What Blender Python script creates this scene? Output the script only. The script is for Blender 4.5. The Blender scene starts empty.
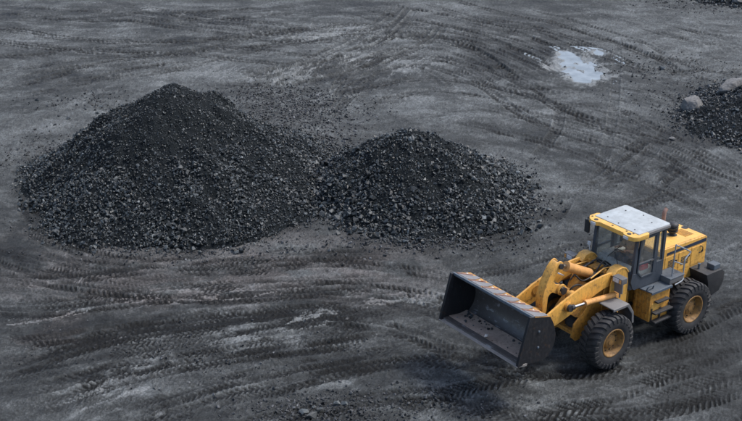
import bpy, bmesh, math, random
import numpy as np
from mathutils import Vector, Matrix

S = bpy.context.scene
COL = S.collection
R = math.radians
PI = math.pi

# ------------------------------------------------------------------ camera
CAM_H, PITCH, FPX = 15.796, 23.243, 1113.9
cd = bpy.data.cameras.new("camera")
cam = bpy.data.objects.new("camera", cd)
COL.objects.link(cam)
cam.location = (0, 0, CAM_H)
cam.rotation_euler = (R(90 - PITCH), 0, 0)
cd.sensor_width = 36
cd.lens = FPX / 742 * 36
cd.clip_start = 0.5
cd.clip_end = 4000
S.camera = cam
S.render.resolution_x, S.render.resolution_y = 1024, 581

# ------------------------------------------------------------------ light
SUN_EL, SUN_AZ = 58.0, 82.0          # azimuth clockwise from +Y (away from the camera)
w = bpy.data.worlds.new("World")
S.world = w
w.use_nodes = True
nt = w.node_tree
bg = nt.nodes["Background"]
sky = nt.nodes.new("ShaderNodeTexSky")
sky.sky_type = 'NISHITA'
sky.sun_disc = False
sky.sun_elevation = R(SUN_EL)
sky.sun_rotation = R(SUN_AZ)
sky.air_density = 1.0
sky.dust_density = 3.0
sky.ozone_density = 1.2
nt.links.new(sky.outputs[0], bg.inputs[0])
bg.inputs[1].default_value = 0.12
sd = bpy.data.lights.new("sun", 'SUN')
sd.energy = 1.4
sd.angle = R(10)
sd.color = (1.0, 0.975, 0.935)
sun = bpy.data.objects.new("sun", sd)
COL.objects.link(sun)
sv = Vector((math.sin(R(SUN_AZ)) * math.cos(R(SUN_EL)), math.cos(R(SUN_AZ)) * math.cos(R(SUN_EL)), math.sin(R(SUN_EL))))
sun.rotation_euler = (-sv).to_track_quat('-Z', 'Y').to_euler()
S.view_settings.view_transform = 'Standard'
S.view_settings.look = 'None'
S.view_settings.gamma = 1
S.view_settings.exposure = 0.95
S.render.engine = 'CYCLES'
S.cycles.max_bounces = 6

# ------------------------------------------------------------------ generic helpers
def tag(o, label=None, cat=None, group=None, kind=None):
    if label: o['label'] = label
    if cat: o['category'] = cat
    if group: o['group'] = group
    if kind: o['kind'] = kind
    return o

def empty(name, loc=(0, 0, 0), rz=0.0, parent=None):
    o = bpy.data.objects.new(name, None)
    o.location = loc
    o.rotation_euler = (0, 0, rz)
    o.empty_display_size = 0.2
    COL.objects.link(o)
    if parent: o.parent = parent
    return o

def link(name, me, parent=None, loc=None):
    o = bpy.data.objects.new(name, me)
    COL.objects.link(o)
    if parent: o.parent = parent
    if loc: o.location = loc
    return o

class MB:
    """collects solids and builds ONE mesh object"""
    def __init__(s): s.v = []; s.f = []
    def add(s, vs, fs):
        n = len(s.v)
        s.v += [tuple(v) for v in vs]
        s.f += [tuple(i + n for i in f) for f in fs]
        return s
    def box(s, x0, x1, y0, y1, z0, z1, rot=None, at=None):
        vs = [(x, y, z) for x in (x0, x1) for y in (y0, y1) for z in (z0, z1)]
        if rot is not None:
            c = Vector(at) if at is not None else Vector(((x0 + x1) / 2, (y0 + y1) / 2, (z0 + z1) / 2))
            vs = [tuple(rot @ (Vector(v) - c) + c) for v in vs]
        return s.add(vs, [(0, 1, 3, 2), (4, 6, 7, 5), (0, 4, 5, 1), (2, 3, 7, 6), (0, 2, 6, 4), (1, 5, 7, 3)])
    def prism(s, prof, y0, y1):                # profile in x,z extruded along y
        n = len(prof)
        vs = [(x, y0, z) for x, z in prof] + [(x, y1, z) for x, z in prof]
        fs = [tuple(range(n)), tuple(range(2 * n - 1, n - 1, -1))]
        fs += [(i, i + n, (i + 1) % n + n, (i + 1) % n) for i in range(n)]
        return s.add(vs, fs)
    def prismz(s, prof, z0, z1):               # profile in x,y extruded along z
        n = len(prof)
        vs = [(x, y, z0) for x, y in prof] + [(x, y, z1) for x, y in prof]
        fs = [tuple(range(n)), tuple(range(2 * n - 1, n - 1, -1))]
        fs += [(i, i + n, (i + 1) % n + n, (i + 1) % n) for i in range(n)]
        return s.add(vs, fs)
    def tube(s, pts, r, n=10, caps=True):
        pts = [Vector(p) for p in pts]
        m = len(pts)
        rs = r if isinstance(r, (list, tuple)) else [r] * m
        vs = []
        up = None
        for i, p in enumerate(pts):
            a = pts[max(i - 1, 0)]; b = pts[min(i + 1, m - 1)]
            d = (b - a).normalized()
            if up is None:
                up = Vector((0, 0, 1)) if abs(d.z) < 0.9 else Vector((1, 0, 0))
            e1 = d.cross(up).normalized(); e2 = e1.cross(d).normalized()
            up = e2
            for k in range(n):
                t = 2 * PI * k / n
                vs.append(tuple(p + (e1 * math.cos(t) + e2 * math.sin(t)) * rs[i]))
        fs = [(i * n + k, i * n + (k + 1) % n, (i + 1) * n + (k + 1) % n, (i + 1) * n + k) for i in range(m - 1) for k in range(n)]
        if caps:
            fs += [tuple(range(n - 1, -1, -1)), tuple(range((m - 1) * n, m * n))]
        return s.add(vs, fs)
    def lathe(s, prof, c, axis='y', n=32):     # prof: (along, radius)
        vs = []
        for a, r in prof:
            for k in range(n):
                t = 2 * PI * k / n
                u, v_ = r * math.cos(t), r * math.sin(t)
                vs.append({'y': (c[0] + u, c[1] + a, c[2] + v_), 'z': (c[0] + u, c[1] + v_, c[2] + a), 'x': (c[0] + a, c[1] + u, c[2] + v_)}[axis])
        m = len(prof)
        fs = [(i * n + k, i * n + (k + 1) % n, (i + 1) * n + (k + 1) % n, (i + 1) * n + k) for i in range(m - 1) for k in range(n)]
        fs += [tuple(range(n - 1, -1, -1)), tuple(range((m - 1) * n, m * n))]
        return s.add(vs, fs)
    def mesh(s, name, mat, bevel=0.0, ang=35, seg=1):
        bm = bmesh.new()
        vv = [bm.verts.new(v) for v in s.v]
        for f in s.f:
            try: bm.faces.new([vv[i] for i in f])
            except ValueError: pass
        bmesh.ops.recalc_face_normals(bm, faces=bm.faces)
        if bevel > 0:
            es = [e for e in bm.edges if len(e.link_faces) == 2 and e.calc_face_angle(0) > R(35)]
            bmesh.ops.bevel(bm, geom=es, offset=bevel, segments=seg, profile=0.7, affect='EDGES', clamp_overlap=True)
        me = bpy.data.meshes.new(name)
        bm.to_mesh(me); bm.free()
        me.materials.append(mat)
        me.shade_smooth()
        me.set_sharp_from_angle(angle=R(ang))
        return me
    def build(s, name, mat, parent=None, bevel=0.0, ang=35, seg=1):
        return link(name, s.mesh(name, mat, bevel, ang, seg), parent)

def smooth_poly(pts, k=6):                     # open catmull-rom
    P = [np.array(p, float) for p in pts]
    P = [2 * P[0] - P[1]] + P + [2 * P[-1] - P[-2]]
    out = []
    for i in range(1, len(P) - 2):
        for j in range(k):
            t = j / k
            a, b, c, d = P[i - 1], P[i], P[i + 1], P[i + 2]
            out.append(0.5 * ((2 * b) + (c - a) * t + (2 * a - 5 * b + 4 * c - d) * t * t + (3 * b - a - 3 * c + d) * t ** 3))
    out.append(P[-2])
    return [tuple(p) for p in out]

# ------------------------------------------------------------------ materials
def new_mat(name):
    m = bpy.data.materials.new(name)
    m.use_nodes = True
    n = m.node_tree
    return m, n, n.nodes["Principled BSDF"]

def N(n, t, **kw):
    x = n.nodes.new(t)
    for k, v in kw.items():
        if k.startswith('i_'): x.inputs[k[2:]].default_value = v
        else: setattr(x, k, v)
    return x

def ramp(n, src, stops):
    r = n.nodes.new("ShaderNodeValToRGB")
    el = r.color_ramp.elements
    while len(el) < len(stops): el.new(0.5)
    for e, (p, c) in zip(el, stops):
        e.position = p
        e.color = (c, c, c, 1) if isinstance(c, (int, float)) else (*c, 1)
    n.links.new(src, r.inputs[0])
    return r

def mixc(n, fac, a, b, mode='MIX'):
    m = n.nodes.new("ShaderNodeMix")
    m.data_type = 'RGBA'; m.blend_type = mode
    for i, s in ((0, fac), (6, a), (7, b)):
        if isinstance(s, (int, float)): m.inputs[i].default_value = s
        elif isinstance(s, tuple): m.inputs[i].default_value = (*s, 1)
        else: n.links.new(s, m.inputs[i])
    return m.outputs[2]

def noise(n, scale, detail=4, rough=0.55, stretch=None, seed=0.0):
    tc = n.nodes.new("ShaderNodeTexCoord")
    mp = n.nodes.new("ShaderNodeMapping")
    mp.inputs[1].default_value = (seed * 3.1, seed * 1.7, seed)
    if stretch: mp.inputs[3].default_value = stretch
    n.links.new(tc.outputs['Object'], mp.inputs[0])
    t = n.nodes.new("ShaderNodeTexNoise")
    t.inputs['Scale'].default_value = scale
    t.inputs['Detail'].default_value = detail
    t.inputs['Roughness'].default_value = rough
    n.links.new(mp.outputs[0], t.inputs['Vector'])
    return t.outputs['Fac']

def bump(n, b, h, strength=0.3, dist=0.01):
    bp = n.nodes.new("ShaderNodeBump")
    bp.inputs['Strength'].default_value = strength
    bp.inputs['Distance'].default_value = dist
    n.links.new(h, bp.inputs['Height'])
    n.links.new(bp.outputs[0], b.inputs['Normal'])

def worn(name, base, dirt=(0.035, 0.032, 0.03), rust=None, grime=0.5, rough=0.45, metal=0.0, dust=0.35, streak=0.35, edge=0.0, spec=0.5, coat=0.0, rstretch=None, rthr=0.57):
    """paint with grime patches, rust, vertical dirt streaks and dust lying on upward faces"""
    m, n, b = new_mat(name)
    n1 = noise(n, 2.3, 6, 0.65)
    n2 = noise(n, 11, 5, 0.6, seed=3)
    n3 = noise(n, 6, 4, 0.6, stretch=(4, 4, 0.35), seed=7)
    var = ramp(n, n1, [(0.3, 0.78), (0.7, 1.12)]).outputs[0]
    c = mixc(n, 1.0, base, var, 'MULTIPLY')
    g = ramp(n, n2, [(0.62 - grime * 0.25, 0.0), (0.80 - grime * 0.1, min(0.9, 0.4 + grime * 0.5))]).outputs[0]
    c = mixc(n, g, c, dirt)
    st = ramp(n, n3, [(0.5, 0.0), (0.75, streak)]).outputs[0]
    c = mixc(n, st, c, dirt)
    if rust:
        n4 = noise(n, 5, 8, 0.75, stretch=rstretch, seed=11)
        rr = ramp(n, n4, [(rthr, 0.0), (rthr + 0.06, 0.8)]).outputs[0]
        c = mixc(n, rr, c, rust)
    if edge:
        ge = n.nodes.new("ShaderNodeNewGeometry")
        er = ramp(n, ge.outputs['Pointiness'], [(0.52, 0.0), (0.58, edge)]).outputs[0]
        c = mixc(n, er, c, (0.35, 0.33, 0.31))
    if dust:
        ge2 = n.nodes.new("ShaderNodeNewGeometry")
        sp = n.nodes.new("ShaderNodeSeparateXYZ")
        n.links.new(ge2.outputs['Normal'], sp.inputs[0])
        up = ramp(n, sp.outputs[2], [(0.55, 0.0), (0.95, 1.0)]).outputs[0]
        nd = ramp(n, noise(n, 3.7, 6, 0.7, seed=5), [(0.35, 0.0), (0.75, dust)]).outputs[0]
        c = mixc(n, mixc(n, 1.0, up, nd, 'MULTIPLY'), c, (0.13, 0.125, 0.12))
    n.links.new(c, b.inputs['Base Color'])
    rg = ramp(n, n2, [(0.3, rough * 0.8), (0.75, min(1, rough * 1.6))]).outputs[0]
    n.links.new(rg, b.inputs['Roughness'])
    b.inputs['Metallic'].default_value = metal
    b.inputs['Specular IOR Level'].default_value = spec
    b.inputs['Coat Weight'].default_value = coat
    bump(n, b, noise(n, 40, 4, 0.6, seed=2), 0.15, 0.004)
    return m

YEL = (0.72, 0.39, 0.08)
M = {}
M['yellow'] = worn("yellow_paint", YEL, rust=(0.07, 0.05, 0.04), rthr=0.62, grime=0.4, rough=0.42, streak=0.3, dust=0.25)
M['yellow_top'] = worn("pale_yellow_paint", (0.80, 0.46, 0.10), grime=0.1, rough=0.45, streak=0.1, dust=0.2)  # lighter, cleaner yellow for the hood top and roof visor
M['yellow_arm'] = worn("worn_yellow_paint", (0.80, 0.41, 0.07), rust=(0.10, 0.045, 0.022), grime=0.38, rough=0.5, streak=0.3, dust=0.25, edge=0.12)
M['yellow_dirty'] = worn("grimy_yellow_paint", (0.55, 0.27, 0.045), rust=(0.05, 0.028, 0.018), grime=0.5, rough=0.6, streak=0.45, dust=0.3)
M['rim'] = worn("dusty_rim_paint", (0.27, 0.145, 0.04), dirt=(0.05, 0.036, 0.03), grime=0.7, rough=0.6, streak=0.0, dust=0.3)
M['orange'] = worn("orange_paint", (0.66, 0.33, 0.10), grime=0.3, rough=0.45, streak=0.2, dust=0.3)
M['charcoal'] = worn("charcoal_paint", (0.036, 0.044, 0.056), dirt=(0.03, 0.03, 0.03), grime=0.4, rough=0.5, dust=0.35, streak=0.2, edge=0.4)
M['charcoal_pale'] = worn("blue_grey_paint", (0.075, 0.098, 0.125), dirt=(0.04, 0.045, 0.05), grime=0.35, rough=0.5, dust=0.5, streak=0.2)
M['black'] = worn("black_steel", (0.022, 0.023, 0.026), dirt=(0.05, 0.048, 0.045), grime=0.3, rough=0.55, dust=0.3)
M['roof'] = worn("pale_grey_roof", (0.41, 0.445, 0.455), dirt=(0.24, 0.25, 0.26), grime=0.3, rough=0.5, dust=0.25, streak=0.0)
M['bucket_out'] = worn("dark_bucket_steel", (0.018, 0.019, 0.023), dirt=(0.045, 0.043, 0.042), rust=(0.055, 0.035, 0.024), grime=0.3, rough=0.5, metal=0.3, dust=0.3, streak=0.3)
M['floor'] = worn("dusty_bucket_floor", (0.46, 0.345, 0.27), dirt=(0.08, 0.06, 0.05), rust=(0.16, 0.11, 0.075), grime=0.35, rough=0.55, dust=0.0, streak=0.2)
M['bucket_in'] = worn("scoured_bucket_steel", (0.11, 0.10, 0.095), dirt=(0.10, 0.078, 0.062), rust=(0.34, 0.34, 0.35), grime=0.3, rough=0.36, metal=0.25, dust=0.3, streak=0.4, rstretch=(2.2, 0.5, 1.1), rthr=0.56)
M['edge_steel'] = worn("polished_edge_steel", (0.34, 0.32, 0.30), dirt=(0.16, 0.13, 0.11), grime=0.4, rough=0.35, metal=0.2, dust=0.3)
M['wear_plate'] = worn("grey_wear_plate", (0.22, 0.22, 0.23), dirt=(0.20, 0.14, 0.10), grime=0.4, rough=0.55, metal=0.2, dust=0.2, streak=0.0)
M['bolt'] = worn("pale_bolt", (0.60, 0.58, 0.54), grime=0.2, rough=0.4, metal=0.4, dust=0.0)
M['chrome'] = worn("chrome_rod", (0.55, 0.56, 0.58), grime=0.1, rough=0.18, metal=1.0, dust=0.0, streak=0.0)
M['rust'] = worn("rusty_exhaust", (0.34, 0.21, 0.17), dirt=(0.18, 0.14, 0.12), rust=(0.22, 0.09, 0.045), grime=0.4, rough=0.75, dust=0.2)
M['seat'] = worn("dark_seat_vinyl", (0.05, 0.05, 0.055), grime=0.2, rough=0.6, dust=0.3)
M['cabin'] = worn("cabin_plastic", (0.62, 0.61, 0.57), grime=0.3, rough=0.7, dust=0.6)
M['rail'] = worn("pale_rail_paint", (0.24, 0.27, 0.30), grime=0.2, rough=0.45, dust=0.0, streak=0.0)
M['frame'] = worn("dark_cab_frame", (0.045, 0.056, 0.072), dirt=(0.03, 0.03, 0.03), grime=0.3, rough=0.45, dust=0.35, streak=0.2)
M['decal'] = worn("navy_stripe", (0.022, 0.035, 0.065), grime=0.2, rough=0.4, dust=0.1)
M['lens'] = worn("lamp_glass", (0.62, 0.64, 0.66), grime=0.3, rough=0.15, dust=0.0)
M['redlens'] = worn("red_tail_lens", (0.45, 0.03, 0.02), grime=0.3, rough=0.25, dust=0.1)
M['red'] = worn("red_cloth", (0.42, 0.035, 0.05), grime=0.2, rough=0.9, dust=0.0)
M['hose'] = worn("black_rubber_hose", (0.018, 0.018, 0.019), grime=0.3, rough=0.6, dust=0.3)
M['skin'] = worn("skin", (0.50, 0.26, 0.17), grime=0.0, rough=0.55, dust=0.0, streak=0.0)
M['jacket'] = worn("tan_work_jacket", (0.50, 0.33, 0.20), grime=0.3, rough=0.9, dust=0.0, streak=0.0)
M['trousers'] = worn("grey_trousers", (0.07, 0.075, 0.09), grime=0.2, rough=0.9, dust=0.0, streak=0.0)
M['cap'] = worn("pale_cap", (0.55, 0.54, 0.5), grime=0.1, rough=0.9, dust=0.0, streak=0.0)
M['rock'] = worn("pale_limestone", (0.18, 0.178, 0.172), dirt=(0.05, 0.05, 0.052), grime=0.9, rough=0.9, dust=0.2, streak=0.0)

def rubber():
    m, n, b = new_mat("tyre_rubber")
    n1 = noise(n, 3.5, 6, 0.7)
    c = ramp(n, n1, [(0.35, (0.011, 0.012, 0.014)), (0.7, (0.042, 0.042, 0.044))]).outputs[0]
    n.links.new(c, b.inputs['Base Color'])
    b.inputs['Roughness'].default_value = 0.75
    bump(n, b, noise(n, 30, 5, 0.7, seed=2), 0.3, 0.006)
    return m
M['rubber'] = rubber()

def glass():
    m, n, b = new_mat("dusty_cab_glass")
    n.nodes.remove(b)
    out = n.nodes["Material Output"]
    tr = N(n, "ShaderNodeBsdfTransparent"); tr.inputs[0].default_value = (0.96, 0.98, 0.97, 1)
    gl = N(n, "ShaderNodeBsdfGlossy"); gl.inputs['Roughness'].default_value = 0.04
    fr = N(n, "ShaderNodeFresnel"); fr.inputs[0].default_value = 1.5
    mx = N(n, "ShaderNodeMixShader")
    gb = N(n, "ShaderNodeNewGeometry")
    iv = N(n, "ShaderNodeMath", operation='SUBTRACT'); iv.inputs[0].default_value = 1.0; n.links.new(gb.outputs['Backfacing'], iv.inputs[1])
    mu = N(n, "ShaderNodeMath", operation='MULTIPLY'); n.links.new(fr.outputs[0], mu.inputs[0]); n.links.new(iv.outputs[0], mu.inputs[1])
    n.links.new(mu.outputs[0], mx.inputs[0]); n.links.new(tr.outputs[0], mx.inputs[1]); n.links.new(gl.outputs[0], mx.inputs[2])
    df = N(n, "ShaderNodeBsdfDiffuse"); df.inputs[0].default_value = (0.34, 0.34, 0.33, 1)
    m2 = N(n, "ShaderNodeMixShader")
    f = ramp(n, noise(n, 4, 6, 0.7), [(0.35, 0.07), (0.75, 0.24)]).outputs[0]
    n.links.new(f, m2.inputs[0]); n.links.new(mx.outputs[0], m2.inputs[1]); n.links.new(df.outputs[0], m2.inputs[2])
    n.links.new(m2.outputs[0], out.inputs[0])
    return m
M['glass'] = glass()

def coal_mat(name, lo, hi, rough=0.5, pale=0.04, flecks=True):
    m, n, b = new_mat(name)
    ge = n.nodes.new("ShaderNodeNewGeometry")
    oi = n.nodes.new("ShaderNodeObjectInfo")
    ad = N(n, "ShaderNodeMath", operation='ADD'); n.links.new(ge.outputs['Random Per Island'], ad.inputs[0]); n.links.new(oi.outputs['Random'], ad.inputs[1])
    fr = N(n, "ShaderNodeMath", operation='FRACT'); n.links.new(ad.outputs[0], fr.inputs[0])
    c = ramp(n, fr.outputs[0], [(0.0, lo), (0.6, tuple((a + b_) / 2 for a, b_ in zip(lo, hi))), (1 - pale, hi), (1.0, tuple(2.0 * x for x in hi))]).outputs[0]
    nz = ramp(n, noise(n, 9, 5, 0.7), [(0.3, 0.65), (0.7, 1.35)]).outputs[0]
    c = mixc(n, 1.0, c, nz, 'MULTIPLY')
    n.links.new(c, b.inputs['Base Color'])
    b.inputs['Roughness'].default_value = rough
    b.inputs['Specular IOR Level'].default_value = 0.42
    bump(n, b, noise(n, 25, 5, 0.7, seed=4), 0.5, 0.02)
    return m
M['coal'] = coal_mat("coal_lumps", (0.006, 0.008, 0.009), (0.082, 0.092, 0.095), 0.40, 0.035)
M['coal_small'] = coal_mat("small_coal", (0.012, 0.015, 0.017), (0.085, 0.093, 0.098), 0.45, 0.04)
M['gravel'] = coal_mat("yard_gravel", (0.016, 0.018, 0.02), (0.085, 0.088, 0.092), 0.7, 0.05)

def fines_mat():
    m, n, b = new_mat("coal_fines")
    c = ramp(n, noise(n, 5, 8, 0.75), [(0.3, (0.006, 0.008, 0.009)), (0.7, (0.020, 0.024, 0.027))]).outputs[0]
    n.links.new(c, b.inputs['Base Color'])
    b.inputs['Roughness'].default_value = 0.9
    b.inputs['Specular IOR Level'].default_value = 0.1
    bump(n, b, noise(n, 22, 8, 0.8, seed=1), 0.9, 0.05)
    return m
M['fines'] = fines_mat()

def ground_mat():
    m, n, b = new_mat("coal_yard_dirt")
    at = n.nodes.new("ShaderNodeAttribute"); at.attribute_name = "tone"
    a2 = n.nodes.new("ShaderNodeAttribute"); a2.attribute_name = "damp"
    f1 = ramp(n, noise(n, 14, 6, 0.75), [(0.25, 0.45), (0.5, 0.95), (0.8, 1.75)]).outputs[0]
    f2 = ramp(n, noise(n, 1.7, 5, 0.65, seed=9), [(0.3, 0.82), (0.7, 1.18)]).outputs[0]
    c = mixc(n, 1.0, at.outputs['Color'], f1, 'MULTIPLY')
    c = mixc(n, 1.0, c, f2, 'MULTIPLY')
    n.links.new(c, b.inputs['Base Color'])
    n.links.new(a2.outputs['Fac'], b.inputs['Roughness'])
    b.inputs['Specular IOR Level'].default_value = 0.22
    bump(n, b, noise(n, 17, 8, 0.8, seed=2), 0.9, 0.06)
    return m
M['ground'] = ground_mat()

def water_mat():
    m, n, b = new_mat("milky_puddle_water")
    c = ramp(n, noise(n, 1.2, 4, 0.6), [(0.3, (0.15, 0.17, 0.18)), (0.7, (0.27, 0.30, 0.315))]).outputs[0]
    n.links.new(c, b.inputs['Base Color'])
    b.inputs['Roughness'].default_value = 0.08
    b.inputs['IOR'].default_value = 1.33
    return m
M['water'] = water_mat()

# ------------------------------------------------------------------ numpy noise
_rng = np.random.default_rng(7)
_perm = np.concatenate([_rng.permutation(512)] * 3)
_ga = _rng.uniform(0, 2 * PI, 512)
_gx, _gy = np.cos(_ga), np.sin(_ga)
def perlin(x, y, seed=0):
    x = x + seed * 17.31; y = y + seed * 9.77
    xi = np.floor(x).astype(int); yi = np.floor(y).astype(int)
    fx = x - xi; fy = y - yi
    u = fx * fx * fx * (fx * (fx * 6 - 15) + 10); v = fy * fy * fy * (fy * (fy * 6 - 15) + 10)
    def g(ix, iy, dx, dy):
        h = _perm[(_perm[ix & 511] + iy) & 511]
        return _gx[h] * dx + _gy[h] * dy
    a = g(xi, yi, fx, fy); b = g(xi + 1, yi, fx - 1, fy)
    c = g(xi, yi + 1, fx, fy - 1); d = g(xi + 1, yi + 1, fx - 1, fy - 1)
    return (a + (b - a) * u) + ((c + (d - c) * u) - (a + (b - a) * u)) * v
def fbm(x, y, oct=4, gain=0.5, seed=0):
    s = 0; amp = 1; f = 1
    for o in range(oct):
        s = s + amp * perlin(x * f, y * f, seed + o * 5); amp *= gain; f *= 2.03
    return s * 1.4
def sstep(a, b, x):
    t = np.clip((x - a) / (b - a), 0, 1)
    return t * t * (3 - 2 * t)

_cp, _sp = math.cos(R(PITCH)), math.sin(R(PITCH))
def G(px, py):
    """the ground position (z = 0) of a spot given on the survey photograph"""
    dx, dy = (px - 371) / FPX, -(py - 210) / FPX
    d = (dx, _cp + dy * _sp, -_sp + dy * _cp)
    k = -CAM_H / d[2]
    return np.array([d[0] * k, d[1] * k])

# ------------------------------------------------------------------ heaps (height functions)
def heap(cx, cy, rads, H, seed, top=0.1, lump_=1.0):
    """rads: reach of the foot at 0, 45, 90 ... degrees"""
    rads = np.array(rads + rads[:1], float)
    def f(x, y):
        dx, dy = x - cx, y - cy
        th = np.arctan2(dy, dx) % (2 * PI)
        Rr = np.interp(th, np.linspace(0, 2 * PI, len(rads)), rads)
        Rr = Rr * (1 + 0.10 * fbm(np.cos(th) * 1.7 + 3, np.sin(th) * 1.7, 3, seed=seed))
        r = np.sqrt(dx * dx + dy * dy) / Rr
        q = 1 - np.sqrt(r * r + top * top) + top * 0.5
        q = np.where(q > 0, q, q)
        q = np.where(q < 0.12, np.where(q > -0.12, (q + 0.12) ** 2 / 0.48, 0), q)
        gul = 0.012 * fbm(th * 6 + r * 0.7, r * 1.1, 3, seed=seed + 3) * sstep(0.1, 0.4, r)
        z = H * q * (1 + gul * 2) + (0.16 * fbm(x * 0.9, y * 0.9, 3, seed=seed + 8) + 0.30 * lump_ * fbm(x * 0.33, y * 0.33, 2, seed=seed + 15)) * sstep(0, 0.25, q)
        z = z + lump_ * 0.22 * H / 3 * (np.abs(fbm(x * 0.45 + 9, y * 0.45, 2, seed=seed + 21)) - 0.25) * sstep(0.05, 0.35, q) * (1 - sstep(0.55, 0.85, q))
        return z, r
    return f
heapA = heap(-7.7, 40.0, [6.1, 6.1, 6.0, 5.7, 5.0, 5.2, 6.1, 6.1], 3.86, 11, 0.21)
heapB = heap(1.4, 38.7, [4.3, 4.3, 4.2, 4.2, 4.0, 4.0, 4.4, 4.5], 2.55, 23, 0.07, 0.45)
heapC = heap(21.6, 47.6, [7.6, 7.2, 5.8, 6.2, 7.1, 7.5, 7.6, 7.6], 2.5, 37, 0.12)
heapD = heap(25.5, 73.0, [5, 5, 4, 4, 5.4, 4.5, 3.5, 4], 1.3, 41, 0.15)

# ------------------------------------------------------------------ ground sheet
NU = 1120
ys = [20.0]
while ys[-1] < 80: ys.append(ys[-1] + 0.034 + (ys[-1] - 20) * 0.0023)
ys = np.array(ys)
us = np.linspace(-1, 1, NU)
hw = ys * 0.35 + 2.6
X = hw[:, None] * us[None, :]
Y = np.repeat(ys[:, None], NU, 1)
NR = len(ys)
Z = 0.10 * fbm(X * 0.16, Y * 0.16, 3, seed=1) + 0.035 * fbm(X * 0.8, Y * 0.8, 4, seed=4)
_ld = sstep(5.5, 3.0, np.hypot(X - 7.0, Y - 28.1))       # packed level ground under the loader
Z *= 1 - 0.95 * _ld
base = 0.5 + 0.5 * fbm(X * 0.13 + 5, Y * 0.13, 4, 0.55, seed=20)
base2 = fbm(X * 0.5, Y * 0.9, 4, 0.6, seed=31)
tone = 0.076 * (0.62 + 0.70 * base + 0.34 * base2)
tone = tone * (1.02 + 0.13 * sstep(32, 56, Y) + 0.06 * (1 - sstep(24, 34, Y)))
warm = np.zeros_like(tone)
damp = np.full_like(tone, 0.85)

def resample(P, step=0.45):
    P = np.array(smooth_poly([tuple(p) for p in P], 8))
    d = np.concatenate([[0], np.cumsum(np.hypot(*np.diff(P, axis=0).T))])
    n = max(int(d[-1] / step), 2)
    t = np.linspace(0, d[-1], n + 1)
    return np.stack([np.interp(t, d, P[:, 0]), np.interp(t, d, P[:, 1])], 1), t

def stroke(P, half):
    """nearest distance, signed offset and arc length of every ground vertex near a path"""
    P, t = resample(P)
    r0 = max(int(np.searchsorted(ys, P[:, 1].min() - half)) - 1, 0); r1 = min(int(np.searchsorted(ys, P[:, 1].max() + half)) + 1, NR)
    if r1 <= r0 + 1: return None
    D = np.full((r1 - r0, NU), 1e9); T = np.zeros_like(D); A = np.zeros_like(D)
    for i in range(len(P) - 1):
        a, b = P[i], P[i + 1]
        j0 = max(int(np.searchsorted(ys, min(a[1], b[1]) - half)) - 1, r0); j1 = min(int(np.searchsorted(ys, max(a[1], b[1]) + half)) + 1, r1)
        if j1 <= j0: continue
        x0, x1 = min(a[0], b[0]) - half, max(a[0], b[0]) + half
        h0, h1 = hw[j0], hw[j1 - 1]
        u0 = min(x0 / h0, x0 / h1); u1 = max(x1 / h0, x1 / h1)
        c0 = max(int((u0 + 1) / 2 * (NU - 1)), 0); c1 = min(int((u1 + 1) / 2 * (NU - 1)) + 2, NU)
        if c1 <= c0: continue
        xx = X[j0:j1, c0:c1]; yy = Y[j0:j1, c0:c1]
        d = b - a; L = math.hypot(*d)
        if L < 1e-6: continue
        d = d / L
        k = np.clip((xx - a[0]) * d[0] + (yy - a[1]) * d[1], 0, L)
        ex = xx - a[0] - d[0] * k; ey = yy - a[1] - d[1] * k
        dist = np.sqrt(ex * ex + ey * ey)
        sl = (slice(j0 - r0, j1 - r0), slice(c0, c1))
        m = dist < D[sl]
        D[sl] = np.where(m, dist, D[sl])
        T[sl] = np.where(m, np.sign(ex * (-d[1]) + ey * d[0]) * dist, T[sl])
        A[sl] = np.where(m, t[i] + k, A[sl])
    m = D < half
    rows = (np.nonzero(m)[0] + r0, np.nonzero(m)[1])
    return rows, D[m], T[m], A[m], t[-1]

def offset_path(P, off):
    P = np.array(smooth_poly([tuple(p) for p in P], 5))
    g = np.gradient(P, axis=0); g = g / np.maximum(np.hypot(g[:, 0], g[:, 1]), 1e-6)[:, None]
    return P + np.stack([-g[:, 1], g[:, 0]], 1) * off

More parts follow.
